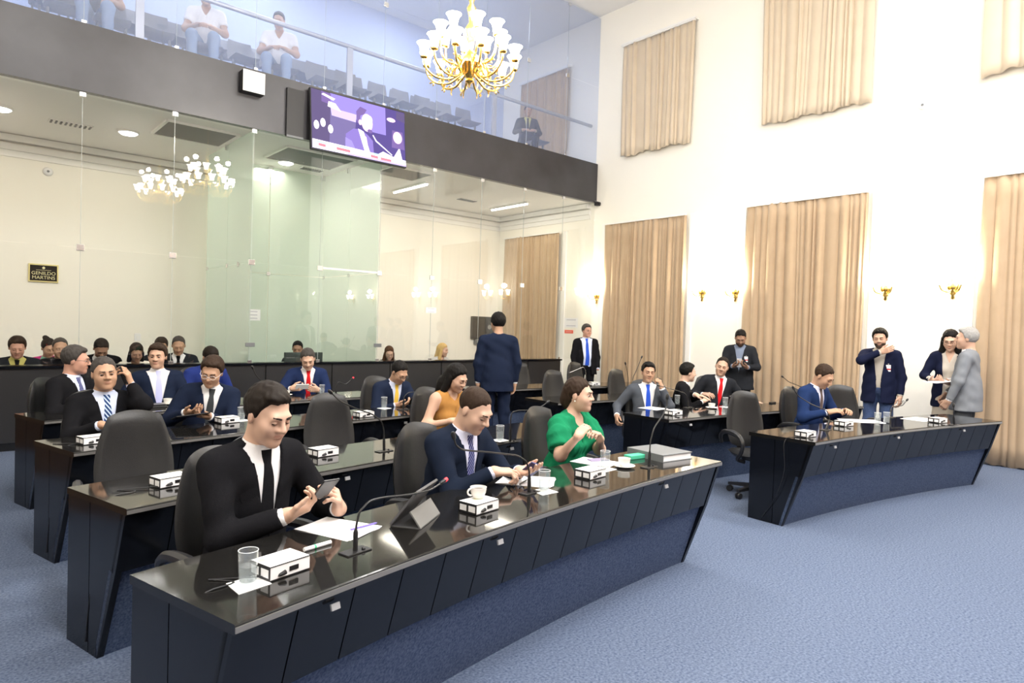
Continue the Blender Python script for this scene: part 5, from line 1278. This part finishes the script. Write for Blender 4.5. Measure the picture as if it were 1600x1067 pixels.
# ---------------------------------------------------------------- standing
p = person('man in navy suit standing with his back to the camera', (778, 505), Y=6.80, heading=-.50, pose='stand', lean=0, head=(8, 4, 0), lod=0, R=dict(w=(.235, .03, .80)), L=dict(w=(-.235, .03, .80)), outfit=suit(J_NAVY), hair=('full', 'black'), skin='tan')
p = person('man in black suit and bright blue tie standing by the corner', (917, 517), Y=8.95, heading=math.atan2(-9.5, -8.95)-PI/2+.18, pose='stand', lean=-2, head=(18, 4, 0), lod=1, fat=.6, eyes_down=False,
    R=dict(w=(.235, .07, .85), hide=True, pole=(.7, -.8, -.3)), L=dict(w=(-.235, .07, .85), hide=True, pole=(-.7, -.8, -.3)), outfit=suit(J_BLACK, BLUE_SHIRT, T_BLUE, open=1, vw=.11), hair=('full', 'saltpepper'), skin='red')
p = person('bearded man in charcoal suit with badge standing, looking at a phone', (1157, 528), Y=5.62, heading=math.atan2(-5.62, -9.4)-PI/2-.05, pose='stand', lean=2, head=(4, 32, 0), lod=0, fat=.6, beard='full',
    R=dict(px=(1146, 572), d=.30, f=(-.7, .5, .3), n=(-.3, .2, .9), curl=45), L=dict(px=(1167, 574), d=.30, f=(.7, .5, .3), n=(.3, .2, .9), curl=45), outfit=suit(J_CHAR, cloth('denim_shirt', (.20, .24, .33)), vw=.075), hair=('short', 'black'), skin='brown')
PB = p
held(p, (1155, 567), .36, (.075, .15, .009), (RAD_(65), 0, 0), M_PHONEW, 'phone', 'white phone held by the bearded man', 'phone')
def badge(pr, x, z, w=.055, h=.085):
    q = pr['march']([x], [z], pr['torso'], .012)[0]
    M = Matrix.Translation(q) @ Matrix(pr['Rt'].tolist()).to_4x4()
    b = MB().box(-w/2, w/2, -.001, .002, -h/2, h/2, M).build('badge', M_PAPER, pr['root']); MB().box(-w/2, w/2, .002, .0026, -h*.25, -h*.05, M).build('badge_stripe', T_RED, b); MB().box(-.008, .008, 0, .003, h/2, h/2+.018, M).build('clip', M_CHROME, b)
badge(p, -.10, .30)
p = person('bearded man in navy blazer and jeans with a hand at his neck', (1375, 529), X=9.75, heading=math.atan2(-3.5, -9.75)-PI/2-.06, pose='stand', lean=2, head=(-4, 10, 4), lod=0, beard='full',
    R=dict(px=(1376, 550), d=.20, f=(-.9, .1, .35), n=(-.2, -.9, .2), curl=30, pole=(1, .2, -.5)), L=dict(px=(1406, 620), d=.06, f=(-.05, .2, -1), n=(.8, -.3, 0), curl=45),
    outfit=suit(J_DNAVY, cloth('beige_shirt', (.50, .46, .40)), open=.35, vw=.075, trousers=mat('denim', (.035, .06, .15), .9, noise=(60, (.05, .085, .19), .2))), hair=('full', 'black'), skin='light', eyes_down=True)
badge(p, -.105, .27)
PN = p
gl = thing('eyeglasses', 'pair of glasses dangling from the hand of the man in navy blazer', 'glasses', p['M'] @ Vector(p['plane']((1410, 628), .10)))
g = MB()
for sx in (-.035, .035): g.tube([(sx+.025*math.cos(a), 0, .018*math.sin(a)) for a in [2*PI*k/12 for k in range(13)]], .002, 5, cap=False)
g.build('rims', M_MIC, gl); MB().tube([(.06, 0, .01), (.06, .12, .01)], .002, 5).tube([(-.06, 0, .01), (-.06, .12, .01)], .002, 5).build('temples', M_MIC, gl)
p = person('woman with glasses and long dark hair reading a paper', (1485, 532), X=9.95, heading=math.atan2(-2.8, -9.95)-PI/2-.08, pose='stand', lean=2, head=(-2, 20, 0), lod=0, fem=True,
    R=dict(px=(1456, 594), d=.28, f=(-.6, .75, .1), n=(-.3, 0, .9), curl=35), L=dict(px=(1482, 598), d=.28, f=(.6, .75, .1), n=(.2, 0, .9), curl=35),
    outfit=dict(kind='blazer', jacket=J_DNAVY, shirt=cloth('cream_top', (.55, .50, .44)), open=.8, vw=.09, vneck=True, skirt=True, trousers=cloth('beige_skirt', (.50, .45, .38))), hair=('long', 'black'), skin='fair', glasses=M_MIC,
    extra_hair=[((0, -.05, .04), (0, -.095, -.10), .085, .06), ((.065, .0, .02), (.085, .01, -.14), .032, .034), ((.085, .01, -.14), (.09, .05, -.30), .034, .022), ((-.065, .0, .02), (-.085, .01, -.14), .032, .034), ((-.085, .01, -.14), (-.09, .05, -.30), .034, .022)])
sh = MB().box(-.105, .105, -.148, .148, -.0008, .0008).build('paper_sheet', M_PAPER); sh.location = p['M'] @ Vector(p['plane']((1468, 596), .40)); sh.rotation_euler = (Matrix.Rotation(p['heading'], 4, 'Z') @ Euler((RAD_(-6), 0, RAD_(-40))).to_matrix().to_4x4()).to_euler(); tag(sh, 'white sheet held by the woman with glasses', 'paper')
badge(p, -.02, .14)
p = person('silver-haired man in light grey suit standing with his back turned', (1510, 529), X=9.70, heading=.10, pose='stand', lean=0, head=(10, 2, 0), lod=0, fat=.2,
    R=dict(w=(.16, .22, .92), curl=40), L=dict(w=(-.27, .13, .86), f=(.2, .5, -.7), n=(.9, -.2, .1), curl=45, pole=(-1, -.6, -.3)), outfit=suit(J_LGREY, trousers=cloth('grey_trousers', (.075, .08, .088))), hair=('full', 'silver'), skin='light')

# ---------------------------------------------------------------- lower gallery audience, behind the glass
def aud(label, px, Y, outfit, hair, skin='tan', head=(0, 22, 0), turn=0, **k):
    P = aty(px[0], px[1], Y); hd = math.atan2(-P.y, -P.x)-PI/2+turn
    q = person(label, px, Y=Y, heading=hd, lean=k.pop('lean', 10), head=head, lod=2, outfit=outfit, hair=hair, skin=skin, hide_hands=k.pop('hide_hands', True), seat_h=k.pop('seat_h', .42), group='people in the galleries', **k)
    return q
def gseat(q, label, z=0.0): l, h = q['loc'], q['heading']; return seat(l.x, l.y+.0, z, label, 'seats under gallery visitors', h)
YSH = cloth('yellow_green_shirt', (.52, .48, .16))
q = aud('man in dark suit and yellow-green shirt at left edge behind the glass', (27, 543), 10.55, suit(J_CHAR, YSH, T_BLACK), ('full', 'brown'), 'red', (0, 20, 0)); gseat(q, 'seat under the man in yellow-green shirt')
q = aud('woman with dark bun and bright pink jacket behind the glass', (76, 544), 11.15, dict(kind='blazer', jacket=cloth('pink_jacket', (.60, .05, .25)), shirt=cloth('mint_top', (.25, .50, .40)), vw=.07), ('bun', 'black'), 'tan', (20, 22, 0), fem=True, extra_hair=[((.02, -.06, .11), (.03, -.08, .12), .04, .035)]); gseat(q, 'seat under the woman in pink')
q = aud('grey-haired man in black jacket next to the woman in pink', (94, 544), 10.55, suit(J_BLACK, J_BLACK), ('receding', 'saltpepper'), 'tan', (6, 12, 0)); gseat(q, 'seat under the grey-haired visitor')
q = aud('man in black suit bowing his head behind the glass', (158, 540), 10.75, suit(J_BLACK), ('short', 'black'), 'brown', (10, 42, 0), lean=18); gseat(q, 'seat under the bowing visitor')
q = aud('woman with dark hair and cream top behind the glass', (213, 551), 10.45, dict(kind='blouse', top=cloth('cream_blouse', (.70, .66, .58)), sleeve=.9), ('long', 'black'), 'brown', (10, 25, 0), fem=True, extra_hair=[((0, -.05, .03), (0, -.08, -.12), .08, .06), ((.07, 0, .0), (.08, 0, -.12), .03, .03), ((-.07, 0, .0), (-.08, 0, -.12), .03, .03)]); gseat(q, 'seat under the woman in cream top')
q = aud('dark-haired visitor half hidden behind the man with wavy hair', (252, 541), 11.5, suit(J_CHAR), ('full', 'dark'), 'tan', (0, 20, 0)); gseat(q, 'seat under the half hidden visitor')
q = aud('man with grey temples and dark suit behind the glass, left of the vestibule', (279, 540), 10.8, suit(J_CHAR, t=T_BLACK), ('receding', 'saltpepper'), 'tan', (0, 25, 0)); gseat(q, 'seat under the man with grey temples')
q = aud('man in dark suit behind the computer monitor', (465, 545), 10.95, suit(J_CHAR), ('short', 'black'), 'brown', (-5, 15, 0)); gseat(q, 'seat under the man at the monitor')
q = aud('woman with auburn hair and glasses behind the glass, right of the vestibule', (608, 552), 10.5, dict(kind='blazer', jacket=J_CHAR, shirt=J_BLACK, vw=.06), ('long', 'auburn'), 'fair', (10, 20, 0), fem=True, glasses=M_MIC, extra_hair=[((0, -.05, .03), (.02, -.08, -.14), .08, .06), ((.07, 0, .0), (.09, 0, -.16), .03, .035), ((-.07, 0, .0), (-.08, 0, -.14), .03, .03)]); gseat(q, 'seat under the auburn-haired woman')
q = aud('blonde woman in pale grey top, in profile behind the glass', (692, 547), 10.75, dict(kind='blouse', top=cloth('pale_grey_top', (.55, .54, .53)), sleeve=.95), ('long', 'blond'), 'fair', (25, 10, 0), turn=.7, fem=True, extra_hair=[((0, -.05, .03), (0, -.09, -.14), .085, .06), ((.07, 0, .0), (.085, 0, -.16), .03, .035), ((-.07, 0, .0), (-.08, 0, -.14), .03, .03)]); gseat(q, 'seat under the blonde woman')
for x, lab in ((6.15, 'right of the auburn-haired woman'), (6.95, 'left of the blonde woman'), (7.75, 'right of the blonde woman'), (8.6, 'behind the standing man in navy'), (9.55, 'below the tan gallery curtain')): seat(x, 10.7, .10 if False else 0, 'empty dark shell seat in the lower gallery, '+lab, 'empty seats of the lower gallery')

# ---------------------------------------------------------------- upper gallery
PW = cloth('white_polo', (.82, .82, .84)); JEAN = mat('denim_light', (.20, .28, .42), .9)
q = aud('man in white polo shirt in the upper gallery, head cut by the frame', (322, -6), 10.62, dict(kind='polo', top=PW, sleeve=.6, bare=True, trousers=JEAN), ('short', 'black'), 'tan', (0, 20, 0), z0=ZS1-.05, hide_hands=False, R=dict(w=(.08, .33, .66)), L=dict(w=(-.08, .33, .66)), turn=-.1)
q = aud('man in white polo shirt seated behind the handrail of the upper gallery', (436, 33), 10.62, dict(kind='polo', top=PW, sleeve=.6, bare=True, trousers=JEAN), ('short', 'black'), 'tan', (-5, 25, 0), z0=ZS1-.05, hide_hands=False, R=dict(w=(.10, .34, .66)), L=dict(w=(-.10, .36, .66)), turn=-.1)
q = aud('man in black suit seated at the right end of the upper gallery', (825, 174), 10.72, suit(J_BLACK, YSH, T_BLACK), ('short', 'black'), 'tan', (0, 10, 0), z0=ZS1-.05, hide_hands=False, turn=.2)
q = aud('visitor at the top edge of upper gallery, only an arm in view', (150, -62), 10.62, dict(kind='polo', top=cloth('dark_polo', (.05, .06, .09)), sleeve=.5, bare=True, trousers=JEAN), ('short', 'black'), 'tan', (0, 20, 0), z0=ZS1-.05, hide_hands=False, L=dict(px=(166, -2), d=.30, f=(0, .2, -1)))
